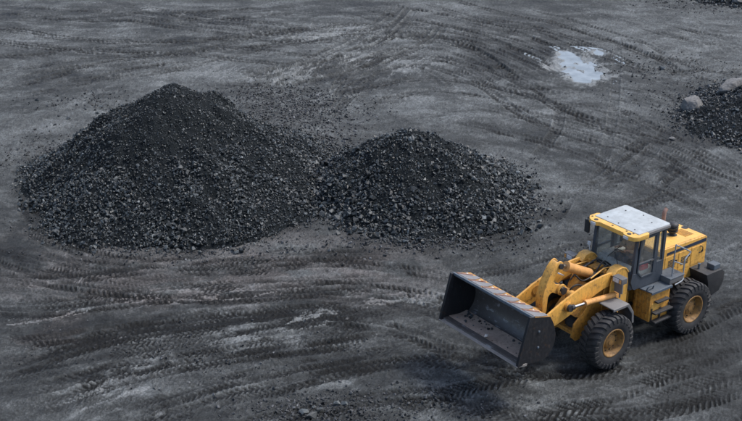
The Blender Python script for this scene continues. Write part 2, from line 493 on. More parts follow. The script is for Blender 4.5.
def rut(P, width=0.58, depth=0.03, lug=0.035, pitch=0.26, dark=0.3, strength=1.0, relief=0.9, fine=0.62, chev=1.0, seed=0, gap=0.3):
    """one wheel's rut: a pressed band, crumbs thrown up along its edges, and the print of the tyre lugs"""
    r = stroke(P, width / 2 + 0.25)
    if r is None: return
    rows, D, T, A, L = r
    Ym = float(np.mean([q[1] for q in P])); pitch = pitch * (fine + 0.5 * min(max((Ym - 34) / 24, 0), 1)); dark = min(dark * 1.3, 0.75); relief *= 1 + 0.6 * min(max((Ym - 34) / 24, 0), 1)
    h = width / 2
    near = D < h + 0.25
    env = sstep(0, 3.5, A) * sstep(0, 3.5, L - A)
    if not len(D): return
    on = np.clip(0.5 + 1.1 * perlin(A * 0.23, np.full_like(A, seed * 1.3), seed) - gap + 0.35, 0, 1)
    k = env * strength * (0.55 + 0.45 * on) * near
    band = 1 - sstep(h * 0.85, h * 1.08, D + 0.03 * fbm(X[rows] * 3, Y[rows] * 3, 2, seed=seed))
    berm = np.exp(-((D - h * 1.10) / 0.05) ** 2)
    side = np.sign(T)
    ph = (A + (side > 0) * pitch / 2) / pitch + np.abs(T) * chev / pitch * 0.8 + 0.55 * fbm(X[rows] * 0.55, Y[rows] * 0.55, 2, seed=seed + 2) + 0.14 * fbm(X[rows] * 2.2, Y[rows] * 2.2, 2, seed=seed + 4)
    lg = sstep(-0.10, 0.25, np.sin(2 * PI * ph)) * (1 - np.exp(-(D / 0.05) ** 2) * 0.7)
    brk = np.clip(0.6 + 1.5 * fbm(X[rows] * 0.7, Y[rows] * 0.7, 4, 0.6, seed=seed + 5), 0.0, 1.1)
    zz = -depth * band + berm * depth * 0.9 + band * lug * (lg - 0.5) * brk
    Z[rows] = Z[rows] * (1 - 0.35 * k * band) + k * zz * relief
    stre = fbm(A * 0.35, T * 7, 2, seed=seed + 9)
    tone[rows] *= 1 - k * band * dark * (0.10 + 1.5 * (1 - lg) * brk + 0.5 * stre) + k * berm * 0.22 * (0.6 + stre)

def wash(P, width, amount, seed=0, thr=0.0, stretch=7.0, col=None, soft=0.5):
    """a streaky band of pale dust (or darker tone) dragged along a path"""
    r = stroke(P, width)
    if r is None: return
    rows, D, T, A, L = r
    env = (1 - sstep(width * (1 - soft), width, D)) * sstep(0, width * 1.2, A) * sstep(0, width * 1.2, L - A)
    nz = fbm(A * 0.55, T * 0.55 * stretch / 2, 5, 0.62, seed=seed)
    m = env * sstep(thr - 0.25, thr + 0.35, nz + (env - 1) * 0.5)
    if amount > 0: tone[rows] = tone[rows] * (1 - m) + (tone[rows] * (1 + amount)) * m
    else: tone[rows] *= 1 + amount * m
    if col: warm[rows] += col * m

def salt(P, width, level, seed=0, thr=0.1):
    """a thin crust of pale ash or slate dust in ragged flecks"""
    r = stroke(P, width)
    if r is None: return
    rows, D, T, A, L = r
    env = (1 - sstep(width * 0.3, width, D)) * sstep(0, width, A) * sstep(0, width, L - A)
    nz = fbm(A * 0.55, T * 2.8, 6, 0.62, seed=seed)
    fil = 1 - np.abs(fbm(A * 0.8 + 3, T * 5.0, 4, 0.55, seed=seed + 4)) * 3.2
    m = sstep(thr, thr + 0.34, nz * 0.75 + (np.clip(fil, -0.5, 1) - 0.45) * 0.55 - (1 - env) * 0.8) * env * 0.85
    tone[rows] = tone[rows] * (1 - m) + level * m
    warm[rows] += 0.10 * m
    Z[rows] += 0.008 * m

def path(*pts): return [G(a, b) for a, b in pts]

# broad washes of tone
wash(path((-60, 240), (120, 262), (260, 262), (420, 262), (520, 250)), 4.2, 0.12, 1, -0.3, 3, 0.55)
wash(path((-40, 300), (120, 285), (300, 268), (440, 275)), 2.4, -0.12, 2, -0.1, 4, 0.35)
wash(path((-30, 350), (60, 335), (140, 318)), 1.6, -0.10, 3, -0.1, 4, 0.7)
wash(path((-40, 325), (100, 318), (240, 303), (400, 312), (520, 345)), 1.3, -0.42, 4, -0.25, 6)
wash(path((150, 440), (280, 400), (420, 385), (560, 400), (700, 420)), 3.2, -0.30, 5, -0.2, 4)
wash(path((560, 340), (640, 350), (720, 330), (800, 300)), 2.5, -0.30, 6, -0.2, 4)  # darker band of ground along the loader's near side
wash(path((-20, 30), (100, 75), (150, 120), (120, 150), (40, 150)), 3.4, 0.10, 7, 0.0, 3)
wash(path((250, 60), (330, 90), (420, 80), (480, 110), (560, 130), (640, 140)), 4.5, 0.20, 8, 0.0, 3)
wash(path((560, 20), (660, 60), (700, 60), (760, 40)), 5, 0.10, 9, 0.0, 3)
wash(path((-40, 215), (0, 190), (20, 150)), 3.0, -0.12, 10, -0.1, 3)
wash(path((440, 200), (560, 215), (600, 180), (560, 140)), 2.6, -0.22, 12, -0.1, 3)
wash(path((300, 245), (420, 252), (540, 235)), 1.6, -0.25, 13, -0.1, 3)
wash(path((380, 25), (470, 45), (540, 75)), 2.2, -0.22, 14, -0.1, 4)
wash(path((100, 395), (230, 365), (330, 345), (420, 320)), 2.2, 0.22, 15, 0.0, 6)
wash(path((-20, 415), (60, 395), (130, 375)), 1.8, 0.12, 16, 0.0, 6)
wash(path((640, 180), (700, 185), (760, 175)), 2.4, 0.25, 17, 0.0, 5)

wash(path((-60, 18), (100, 22), (260, 14), (420, 8)), 3.5, -0.30, 21, -0.1, 6)
wash(path((-40, 48), (80, 48), (200, 46), (320, 50)), 3.0, -0.28, 22, -0.1, 6)
wash(path((-40, 120), (30, 108), (90, 88), (150, 72)), 2.6, -0.25, 23, -0.1, 4)
wash(path((230, 112), (300, 98), (360, 84), (440, 76)), 2.6, -0.35, 24, -0.1, 5)
wash(path((430, 22), (520, 42), (620, 80), (742, 110)), 3.6, -0.32, 25, -0.1, 6)
wash(path((480, 118), (560, 150), (650, 178), (760, 215)), 2.6, -0.35, 26, -0.1, 6)
wash(path((640, 10), (700, 30), (780, 60)), 4.0, -0.2, 27, -0.1, 6)
wash(path((-40, 200), (10, 225), (60, 262), (120, 276)), 1.8, -0.35, 28, -0.1, 5)
wash(path((-40, 380), (60, 366), (200, 342), (380, 325)), 1.6, -0.35, 29, -0.1, 7)
wash(path((420, 330), (480, 360), (540, 380), (640, 370)), 1.8, -0.3, 30, -0.1, 5)  # darker band of ground below the bucket
rg = random.Random(5)
def truck(pts, gauge=2.2, n=1, width=0.58, **kw):
    P = path(*pts)
    for i in range(n):
        j = 0 if i == 0 else rg.uniform(-1.7, 1.7)
        for s in ((-0.58, -0.42, 0.42, 0.58) if gauge and width < 0.6 else (-0.5, 0.5) if gauge else (0,)):
            rut(offset_path(P, gauge * s + j) if (gauge or j) else P, width if not gauge or width >= 0.6 else 0.36, seed=rg.randint(0, 400), **kw)

# faint old traffic everywhere, then the fresher prints
for i in range(26):
    x0 = rg.uniform(-80, 820); y0 = rg.uniform(-5, 115) if i % 2 else rg.uniform(240, 420)
    sl = rg.uniform(-0.12, 0.35) if y0 < 200 else rg.uniform(-0.30, 0.02)
    if y0 < 200 and x0 < 300: sl = rg.uniform(-0.1, 0.12)
    cv = rg.uniform(-30, 30); ln = rg.uniform(220, 520)
    truck([(x0 - ln / 2, y0 - sl * ln / 2), (x0, y0 + cv * 0.35), (x0 + ln / 2, y0 + sl * ln / 2)], strength=0.5, depth=0.02, lug=0.022, dark=0.28, pitch=rg.choice((0.22, 0.26, 0.3)))
truck([(-60, 30), (0, 33), (50, 40), (125, 45), (200, 44), (300, 34), (380, 22)], n=2, dark=0.40)
truck([(-60, 60), (20, 62), (100, 52), (200, 50), (300, 60), (370, 62)], dark=0.30)
truck([(100, 12), (200, 25), (300, 36), (400, 32), (480, 45), (560, 80)], n=2, dark=0.38, lug=0.045)
truck([(340, 46), (380, 38), (430, 37), (475, 50), (520, 80), (580, 100)], gauge=0, dark=0.55, lug=0.06, depth=0.05, pitch=0.34, width=0.7)
truck([(360, 5), (420, 15), (470, 25), (510, 38), (560, 58), (600, 72)], dark=0.50, lug=0.06, depth=0.04, pitch=0.32, width=0.65)
truck([(420, -5), (500, 18), (560, 30), (640, 60), (700, 66), (760, 60)], dark=0.42, lug=0.05)
truck([(440, 78), (485, 85), (530, 95), (570, 112), (612, 126), (660, 140)], gauge=0, dark=0.52, lug=0.055, depth=0.05, pitch=0.32, width=0.65)
truck([(300, 95), (340, 75), (400, 60), (450, 70), (480, 96)], dark=0.30)
truck([(200, 75), (260, 78), (330, 66), (400, 40), (420, 20)], dark=0.30, n=2)
truck([(618, 40), (616, 70), (614, 105), (606, 150), (590, 190)], gauge=0, dark=0.22, width=0.45, chev=0.3, strength=0.7)
truck([(690, 130), (665, 148), (640, 170), (622, 186), (600, 200)], dark=0.40, lug=0.05)
truck([(560, 215), (600, 200), (680, 178), (760, 165)], dark=0.35)
truck([(440, 108), (575, 140), (640, 165), (700, 190), (760, 225)], dark=0.32)
truck([(470, 96), (600, 118), (680, 150), (740, 190)], dark=0.30)
truck([(-40, 240), (0, 243), (35, 257), (70, 268), (120, 276), (200, 282), (300, 278)], dark=0.42, lug=0.05)
truck([(-40, 318), (40, 322), (100, 315), (180, 305), (262, 299), (370, 306), (440, 322), (540, 372)], n=2, dark=0.50, lug=0.055, depth=0.045, pitch=0.28)
truck([(-60, 290), (40, 296), (120, 288), (230, 276), (340, 270), (430, 268)], dark=0.32, n=2)
truck([(-30, 408), (40, 385), (100, 362), (180, 345), (270, 332), (370, 318), (430, 300)], dark=0.45, lug=0.05, n=2)
truck([(-40, 372), (10, 362), (70, 345), (140, 328), (200, 318)], gauge=0, dark=0.55, lug=0.06, depth=0.045, pitch=0.30, width=0.7)
truck([(-20, 400), (40, 388), (100, 372), (160, 352)], gauge=0, dark=0.45, lug=0.055, depth=0.05, pitch=0.34, width=0.75)
truck([(0, 440), (100, 412), (210, 380), (300, 358), (400, 340), (470, 330)], dark=0.40, n=2)
truck([(120, 445), (220, 408), (320, 385), (430, 370), (540, 392), (640, 400)], dark=0.36)
truck([(400, 440), (480, 410), (560, 396), (650, 386), (760, 352)], dark=0.50, lug=0.06, depth=0.05, pitch=0.30, width=0.66, n=2)
truck([(560, 430), (640, 415), (700, 395), (770, 372)], dark=0.5, lug=0.06, depth=0.045, pitch=0.3, width=0.66)
truck([(611, 360), (660, 342), (712, 318), (760, 296), (800, 275)], gauge=0, dark=0.45, lug=0.06, pitch=0.3, width=0.66)
truck([(400, 268), (450, 262), (520, 245), (580, 225), (600, 190)], dark=0.30, gauge=2.2)
truck([(10, 180), (-5, 210), (20, 240), (90, 262)], dark=0.35)
truck([(20, 90), (60, 75), (130, 70), (180, 62), (260, 40), (300, 20)], dark=0.3)

for off in (0, 9, 17, 26):
    truck([(330, 100 + off), (350, 70 + off), (395, 48 + off * 0.7), (450, 52 + off * 0.6), (500, 74 + off * 0.6), (560, 104 + off * 0.5)], gauge=0, width=0.5, dark=0.34, n=1)
for off in (0, 6, 14, 21):
    truck([(210 + off, 92), (260 + off, 74 + off * 0.3), (320 + off, 52 + off * 0.4), (372 + off, 24 + off * 0.4), (400 + off, 2)], gauge=0, width=0.45, dark=0.30, n=1)
for off in (0, 9):
    truck([(520, 6 + off), (580, 22 + off), (640, 42 + off), (690, 66 + off), (760, 80 + off)], gauge=0, width=0.5, dark=0.34, n=1)
truck([(672, 118), (660, 140), (636, 166), (612, 190)], gauge=0, width=0.55, dark=0.45, n=1)
truck([(560, 100), (556, 130), (530, 160), (500, 172)], gauge=0, width=0.5, dark=0.30, n=1)
for off in (0, 8, 15):
    truck([(585, 96 + off), (640, 118 + off), (690, 146 + off), (742, 168 + off), (790, 178 + off)], gauge=0, width=0.55, dark=0.36, n=1)
for off in (0, 7, 13, 20, 28):
    truck([(-30, 352 + off), (60, 338 + off), (140, 322 + off), (230, 311 + off * 0.8), (330, 309 + off * 0.6), (430, 322 + off * 0.5)], gauge=0, width=0.5, dark=0.38, n=1)
for off in (0, 6, 12):
    truck([(-30, 246 + off), (30, 252 + off), (90, 268 + off), (150, 277 + off), (230, 276 + off)], gauge=0, width=0.5, dark=0.36, n=1)

for P in ([(-20, 8), (90, 16), (200, 16), (320, 6)], [(-20, 96), (50, 84), (120, 66), (220, 54)], [(330, 108), (380, 92), (440, 84), (520, 100), (580, 128)],
          [(400, 60), (450, 64), (500, 84), (540, 112), (590, 132), (660, 150), (742, 196)], [(450, 14), (540, 34), (600, 58), (640, 84)], [(640, 20), (690, 36), (760, 46)],
          [(-20, 268), (60, 276), (140, 284), (240, 284), (340, 276), (440, 276)], [(-20, 386), (50, 366), (130, 348), (230, 334), (330, 330)],
          [(240, 430), (330, 396), (430, 380), (520, 392), (620, 392), (742, 372)], [(620, 372), (680, 350), (742, 322)], [(430, 262), (500, 256), (560, 240), (592, 214)]):
    truck(P, gauge=2.0, dark=0.40, width=0.5, pitch=0.30, lug=0.05)

# pale ash flecks and dragged pale dust
for P, wd, lv, th in (
    (path((-10, 326), (20, 322), (60, 315), (100, 305)), 0.55, 0.20, 0.0),
    (path((15, 286), (30, 282), (52, 291)), 0.6, 0.20, 0.02),
    (path((70, 292), (90, 273)), 0.35, 0.16, 0.0),
    (path((90, 303), (130, 296), (175, 290), (235, 292), (300, 284)), 0.8, 0.20, 0.12),
    (path((110, 312), (160, 300), (210, 302), (250, 298)), 0.5, 0.20, 0.10),
    (path((270, 336), (300, 322), (330, 314), (352, 322)), 1.0, 0.17, 0.06),
    (path((340, 305), (380, 301), (440, 298), (470, 306)), 0.8, 0.19, 0.04),
    (path((355, 300), (400, 303), (440, 290)), 0.5, 0.20, 0.0),
    (path((30, 418), (70, 405), (120, 388), (170, 372)), 1.0, 0.13, 0.06),
    (path((180, 350), (230, 338), (270, 330)), 1.0, 0.14, 0.06),
    (path((260, 340), (290, 333), (320, 330)), 0.9, 0.15, 0.06),
    (path((145, 418), (170, 405), (195, 396)), 0.4, 0.15, 0.05),
    (path((200, 88), (212, 76), (228, 68), (245, 58)), 1.5, 0.16, 0.05),
    (path((255, 98), (280, 85), (300, 68), (325, 55)), 1.6, 0.17, 0.04),
    (path((270, 42), (310, 36), (345, 33), (385, 27)), 1.0, 0.19, -0.02),
    (path((330, 70), (360, 58), (385, 45)), 1.8, 0.16, 0.06),
    (path((385, 90), (410, 65), (440, 52)), 1.2, 0.13, 0.08),
    (path((440, 92), (475, 96), (500, 102)), 1.8, 0.16, 0.04),
    (path((60, 72), (75, 68), (95, 76)), 1.2, 0.13, 0.08),
    (path((150, 82), (170, 76), (185, 80)), 1.0, 0.14, 0.06),
    (path((135, 10), (149, 8), (163, 11)), 0.9, 0.24, -0.15),
    (path((540, 62), (552, 70)), 0.7, 0.26, -0.1),
    (path((594, 46), (600, 56)), 0.8, 0.30, -0.2), (path((536, 60), (553, 72)), 0.5, 0.32, -0.2), (path((548, 58), (566, 62)), 0.7, 0.30, -0.1), (path((585, 80), (604, 84)), 0.9, 0.28, -0.1), (path((560, 52), (580, 50)), 0.8, 0.24, -0.05),
    (path((555, 150), (580, 158)), 1.0, 0.13, 0.04),
    (path((590, 132), (602, 138)), 0.5, 0.16, 0.04),
    (path((700, 188), (722, 182), (745, 178)), 1.2, 0.17, 0.02),
    (path((690, 262), (720, 250), (745, 238)), 0.7, 0.13, 0.05),
    (path((480, 390), (510, 400), (540, 398)), 0.7, 0.10, 0.08),
    (path((0, 136), (14, 130)), 0.8, 0.17, 0.0),
    (path((720, 14), (745, 8)), 1.5, 0.14, 0.02),
    (path((440, 352), (500, 372), (560, 360)), 0.8, 0.10, 0.06),
):
    salt(P, wd, lv, rg.randint(0, 300), th)

for P, wd, am in (
    (path((20, 420), (70, 402), (130, 378), (190, 360)), 1.5, 1.0), (path((175, 352), (235, 338), (300, 326), (350, 322)), 1.4, 0.9),
    (path((275, 318), (310, 318), (345, 326)), 1.0, 0.9), (path((300, 400), (340, 385), (380, 372)), 0.7, 0.5),
    (path((200, 84), (225, 70), (250, 58)), 2.6, 0.6), (path((258, 94), (285, 80), (325, 56)), 2.2, 0.7), (path((270, 44), (320, 34), (390, 26)), 1.6, 0.6),
    (path((325, 72), (360, 56), (392, 44)), 2.6, 0.6), (path((395, 82), (415, 62), (450, 50)), 1.8, 0.6), (path((430, 96), (470, 96), (510, 104)), 3.0, 0.7),
    (path((540, 152), (570, 156), (600, 150)), 2.2, 0.5), (path((695, 186), (722, 180), (760, 174)), 2.0, 0.7), (path((-20, 290), (10, 284), (50, 288)), 2.0, 0.35),
    (path((40, 250), (90, 262), (140, 258)), 2.0, 0.25), (path((610, 150), (650, 160), (690, 150)), 2.5, 0.35), (path((440, 355), (500, 375), (560, 365)), 0.8, 0.4)):
    wash(P, wd * 1.25, am * 1.15, rg.randint(0, 300), -0.08, 8.0, None, 0.8)

# shallow basin that holds the puddle
PUD = [G(578, 66), G(566, 57), G(592, 72)]
pud = np.zeros_like(Z)
for (c, rx, ry) in ((G(577, 66), 1.15, 2.5), (G(567, 55), 0.6, 1.2), (G(590, 73), 0.95, 1.2), (G(599, 52), 0.35, 0.7), (G(582, 78), 0.7, 0.9)):
    q = ((X - c[0]) / rx) ** 2 + ((Y - c[1]) / ry) ** 2
    pud = np.maximum(pud, np.exp(-q * 1.1))
isle = np.exp(-((X - G(580, 68)[0]) / 0.42) ** 2 - ((Y - G(580, 68)[1]) / 0.55) ** 2)
wetn = -1.3 * isle * (0.75 + 0.5 * fbm(X * 3, Y * 2, 3, seed=79)) + fbm(X * 1.1, Y * 0.8, 6, 0.7, seed=77)
Z = Z * (1 - 0.80 * sstep(0.02, 0.3, pud)) - 0.095 * sstep(0.1, 0.9, pud + 0.22 * wetn) + -0.02 * np.minimum(wetn, 0) * sstep(0.1, 0.3, pud) + 0.012 * np.maximum(wetn, 0) * sstep(0.1, 0.3, pud)
shore = sstep(0.12, 0.4, pud + 0.12 * wetn)
silt = sstep(0.16, 0.42, pud + 0.30 * fbm(X * 1.6, Y * 1.2, 5, 0.7, seed=78)) * sstep(0.04, 0.14, pud)
tone = tone * (1 - silt) + 0.20 * silt

# darker ground close round the heaps
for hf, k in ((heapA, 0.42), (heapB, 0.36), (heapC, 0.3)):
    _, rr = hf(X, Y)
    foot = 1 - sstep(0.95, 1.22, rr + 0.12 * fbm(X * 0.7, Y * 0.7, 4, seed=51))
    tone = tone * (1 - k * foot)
# crumbs: small relief
Z += 0.012 * fbm(X * 4.5, Y * 4.5, 3, 0.6, seed=61)
clod = np.clip(fbm(X * 2.2, Y * 2.2, 3, 0.6, seed=66) - 0.35, 0, 1)
Z += 0.05 * clod
# flat edge so that the outer sheet joins on
edge = np.minimum(np.minimum(sstep(1.0, 0.95, np.abs(X) / hw[:, None]), sstep(20, 20.8, Y)), sstep(80, 78, Y))
edge = np.minimum(np.where(np.abs(X) / hw[:, None] < 0.95, 1, 1 - (np.abs(X) / hw[:, None] - 0.95) / 0.05), edge * 0 + 1)
edge = edge * np.clip((Y - 20) / 0.8, 0, 1) * np.clip((ys[-1] - Y) / 2, 0, 1)
Z *= edge
gr = np.random.default_rng(17)
speck = gr.normal(0, 1, tone.shape)
tone = tone * np.exp(0.12 * speck + 0.17 * fbm(X * 5, Y * 3.2, 3, 0.7, seed=81))
dk = sstep(0.30, 0.5, perlin(X * 6.5, Y * 5.0, 91)) * np.clip(0.5 + fbm(X * 0.4, Y * 0.4, 2, seed=93), 0, 1)
tone *= 1 - 0.55 * dk
lt = sstep(0.34, 0.52, perlin(X * 8.5, Y * 6.0, 97)) * np.clip(0.4 + fbm(X * 0.3, Y * 0.3, 2, seed=99), 0, 1)
tone *= 1 + 0.6 * lt
Z += (0.012 * lt - 0.008 * dk) * edge
Z += 0.0035 * speck * edge
tone = np.where(tone < 0.16, 0.066 * (np.maximum(tone, 1e-3) / 0.066) ** 1.28, tone)
tone = np.clip(tone, 0.010, 0.22)
warm = np.clip(warm, 0, 1)
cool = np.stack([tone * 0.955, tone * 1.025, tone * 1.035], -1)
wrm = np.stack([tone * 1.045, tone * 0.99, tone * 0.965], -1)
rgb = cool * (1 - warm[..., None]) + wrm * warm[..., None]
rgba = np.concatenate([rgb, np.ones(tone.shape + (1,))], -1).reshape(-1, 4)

V = np.stack([X, Y, Z], -1).reshape(-1, 3)
idx = np.arange(NR * NU).reshape(NR, NU)
F = np.stack([idx[:-1, :-1], idx[:-1, 1:], idx[1:, 1:], idx[1:, :-1]], -1).reshape(-1, 4)
per = np.concatenate([idx[0, :], idx[1:, -1], idx[-1, -2::-1], idx[-2:0:-1, 0]])
cen = np.array([0, 48.0, 0])
rings = []
prev = per
Vs = [V]; cols = [rgba]; cnt = len(V)
Fs = [F]
for dist in (60, 160, 500, 2500):
    dvec = V[per] - cen; dvec[:, 2] = 0
    ln = np.linalg.norm(dvec, axis=1, keepdims=True)
    nv = cen + dvec / ln * np.maximum(dist, ln + 8); nv[:, 2] = 0
    cur = np.arange(cnt, cnt + len(nv)); cnt += len(nv)
    Vs.append(nv)
    t_ = 0.066 * np.ones(len(nv))
    cols.append(np.stack([t_ * 0.95, t_, t_ * 1.07, np.ones(len(nv))], 1))
    Fs.append(np.stack([prev, cur, np.roll(cur, -1), np.roll(prev, -1)], 1))
    prev = cur
def np_mesh(name, V, F, mat, smooth=True):
    me = bpy.data.meshes.new(name)
    k = F.shape[1]
    me.vertices.add(len(V)); me.vertices.foreach_set("co", V.astype(np.float32).ravel())
    me.loops.add(F.size); me.loops.foreach_set("vertex_index", F.astype(np.int32).ravel())
    me.polygons.add(len(F)); me.polygons.foreach_set("loop_start", (np.arange(len(F)) * k).astype(np.int32))
    me.polygons.foreach_set("use_smooth", np.full(len(F), smooth))
    me.update(calc_edges=True)
    me.materials.append(mat)
    return me
Vg = np.concatenate(Vs); Fg = np.concatenate(Fs)
gm = np_mesh("ground", Vg, Fg, M['ground'])
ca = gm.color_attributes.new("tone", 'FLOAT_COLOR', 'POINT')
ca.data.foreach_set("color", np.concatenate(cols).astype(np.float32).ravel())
da = gm.attributes.new("damp", 'FLOAT', 'POINT')
dm = np.full(len(Vg), 0.85, np.float32)
dm[:len(V)] = (0.92 - 0.3 * (1 - sstep(0.03, 0.06, tone))).ravel() - 0.35 * shore.ravel()
da.data.foreach_set("value", dm)
ground = link("ground", gm)
tag(ground, "dark coal-stained dirt yard pressed with crossing tyre tracks", kind="structure")
def ground_z(x, y):
    j = min(max(int(np.searchsorted(ys, y)), 0), NR - 1)
    i = min(max(int(round((x / hw[j] + 1) / 2 * (NU - 1))), 0), NU - 1)
    return float(Z[j, i])
def ground_zs(x, y):
    j = np.clip(np.searchsorted(ys, y), 0, NR - 1)
    i = np.clip(np.rint((x / hw[j] + 1) / 2 * (NU - 1)).astype(int), 0, NU - 1)
    return Z[j, i]

# puddle: flat water lying in the basin
pc = G(577, 63)
pm = MB()
ring = [(pc[0] + (2.5 + 0.35 * math.sin(3 * t)) * math.cos(t), pc[1] + (4.3 + 0.6 * math.cos(2 * t)) * math.sin(t)) for t in np.linspace(0, 2 * PI, 40, endpoint=False)]
pm.prismz(ring, -0.16, -0.052)
pu = pm.build("puddle", M['water'])
tag(pu, "pale milky puddle lying in the rutted dirt at the back of the yard", kind="structure")

# ------------------------------------------------------------------ coal heaps
nrg = np.random.default_rng(3)
def stone_templates(n, seed, flat=1.0, k=12):
    out = []
    r = random.Random(seed)
    for i in range(n):
        bm = bmesh.new()
        sx, sy, sz = r.uniform(0.8, 1.25), r.uniform(0.6, 0.95), r.uniform(0.45, 0.75) * flat
        for j in range(k):
            v = Vector((r.gauss(0, 1), r.gauss(0, 1), r.gauss(0, 1))).normalized() * r.uniform(0.82, 1.0)
            m = max(abs(v.x), abs(v.y), abs(v.z))
            v = v.lerp(v / m * 0.75, 0.55)
            bm.verts.new((v.x * sx * 0.5, v.y * sy * 0.5, v.z * sz * 0.5))
        bmesh.ops.convex_hull(bm, input=bm.verts)
        bmesh.ops.delete(bm, geom=[v for v in bm.verts if not v.link_faces], context='VERTS')
        bmesh.ops.triangulate(bm, faces=bm.faces)
        bm.verts.index_update()
        V_ = np.array([v.co[:] for v in bm.verts]); F_ = np.array([[v.index for v in f.verts] for f in bm.faces])
        bm.free()
        out.append((V_, F_))
    return out
TEM = stone_templates(14, 4, 1.0, 10)

def rotmats(n, tilt=PI):
    a = nrg.uniform(0, 2 * PI, n); b = nrg.uniform(-tilt, tilt, n); c = nrg.uniform(-tilt, tilt, n)
    ca_, sa, cb, sb, cc, sc_ = np.cos(a), np.sin(a), np.cos(b), np.sin(b), np.cos(c), np.sin(c)
    Rz = np.zeros((n, 3, 3)); Rz[:, 0, 0] = ca_; Rz[:, 0, 1] = -sa; Rz[:, 1, 0] = sa; Rz[:, 1, 1] = ca_; Rz[:, 2, 2] = 1
    Rx = np.zeros((n, 3, 3)); Rx[:, 1, 1] = cb; Rx[:, 1, 2] = -sb; Rx[:, 2, 1] = sb; Rx[:, 2, 2] = cb; Rx[:, 0, 0] = 1
    Ry = np.zeros((n, 3, 3)); Ry[:, 0, 0] = cc; Ry[:, 0, 2] = sc_; Ry[:, 2, 0] = -sc_; Ry[:, 2, 2] = cc; Ry[:, 1, 1] = 1
    return Rz @ Rx @ Ry

def merged_stones(name, pos, size, mat, parent=None, tilt=PI):
    Vs_, Fs_ = [], []; c = 0
    kind = nrg.integers(0, len(TEM), len(pos))
    RM = rotmats(len(pos), tilt)
    for k in range(len(TEM)):
        ii = np.nonzero(kind == k)[0]
        if not len(ii): continue
        tv, tf = TEM[k]
        vv = np.einsum('nij,vj->nvi', RM[ii], tv) * size[ii][:, None, None] + pos[ii][:, None, :]
        ff = tf[None] + (np.arange(len(ii)) * len(tv))[:, None, None] + c
        Vs_.append(vv.reshape(-1, 3)); Fs_.append(ff.reshape(-1, 3)); c += vv.shape[0] * vv.shape[1]
    me = np_mesh(name, np.concatenate(Vs_), np.concatenate(Fs_), mat, smooth=False)
    return link(name, me, parent)

LUMPS = []
for k, (tv, tf) in enumerate(TEM):
    LUMPS.append(np_mesh("coal_lump", tv, tf, M['coal'], smooth=False))
lrg = random.Random(8)
def lump(name, pos, s, parent=None, mesh=None, flat=1.0, tilt=0.6):
    o = link(name, mesh or LUMPS[lrg.randrange(len(LUMPS))], parent)
    o.location = pos
    o.scale = (s, s * lrg.uniform(0.8, 1.1), s * flat)
    o.rotation_euler = (lrg.uniform(-tilt, tilt), lrg.uniform(-tilt, tilt), lrg.uniform(0, 2 * PI))
    return o

def coal_pile(name, hf, c, rad, nst, smed, smax, label, nbig, res=0.07, front=None, sig=0.35, mat='coal'):
    n = int(2 * rad / res)
    gx = np.linspace(c[0] - rad, c[0] + rad, n); gy = np.linspace(c[1] - rad, c[1] + rad, n)
    xx, yy = np.meshgrid(gx, gy)
    zz, rr = hf(xx, yy)
    rough_ = 0.05 * fbm(xx * 3, yy * 3, 4, 0.7, seed=90)
    zz = zz + rough_ * sstep(1.15, 0.9, rr) - 0.25 * sstep(1.0, 1.3, rr) - 0.02
    keep = rr < 1.35
    ids = np.full(xx.shape, -1); ids[keep] = np.arange(keep.sum())
    q = np.stack([ids[:-1, :-1], ids[:-1, 1:], ids[1:, 1:], ids[1:, :-1]], -1).reshape(-1, 4)
    q = q[(q >= 0).all(1)]
    VV = np.stack([xx[keep], yy[keep], zz[keep]], 1)
    o = link(name, np_mesh(name, VV, q, M['fines']))
    tag(o, label, "coal heap")
    # stones
    N_ = int(nst * 2.2)
    th = nrg.uniform(0, 2 * PI, N_); rr_ = np.sqrt(nrg.uniform(0, 1, N_)) * rad
    sx = c[0] + rr_ * np.cos(th); sy = c[1] + rr_ * np.sin(th)
    h, r = hf(sx, sy)
    dens = 0.95 + 0.45 * fbm(sx * 0.45, sy * 0.45, 3, seed=14) - 0.45 * (1 - sstep(0.02, 0.16, r))
    dens = dens * (1 - sstep(0.95, 1.22, r)) * 1.2 * (sx < sy * 0.40 + 0.5)
    ok = nrg.uniform(0, 1, N_) < dens
    sx, sy, h, r = sx[ok][:nst], sy[ok][:nst], h[ok][:nst], r[ok][:nst]
    sz = smed * np.exp(nrg.normal(0, sig, len(sx)))
    sz *= 0.72 + 0.5 * sstep(0.3, 0.95, r)
    sz *= np.exp(0.45 * fbm(sx * 0.55, sy * 0.55, 3, seed=33))
    sz = np.clip(sz, 0.045, smax)
    gz = ground_zs(sx, sy)
    zc = np.maximum(h + 0.05 * fbm(sx * 3, sy * 3, 4, 0.7, seed=90), gz) + sz * nrg.uniform(-0.05, 0.25, len(sx))
    pos = np.stack([sx, sy, zc], 1)
    # those that show largest from the front become lumps of their own
    d = np.sqrt((sx) ** 2 + sy ** 2)
    seen = np.where(sy < c[1] + 0.2 * rad, 1.0, 0.3)
    if front is not None: seen = seen * front(sx, sy)
    sc = sz / d * seen
    order = np.argsort(-sc)
    big = order[:nbig]; rest = order[nbig:]
    for i in big:
        lump("coal_lump", tuple(pos[i]), float(sz[i]) * 1.05, o)
    st = merged_stones("coal_rubble", pos[rest], sz[rest], M[mat], o)
    st['kind'] = 'stuff'
    return o

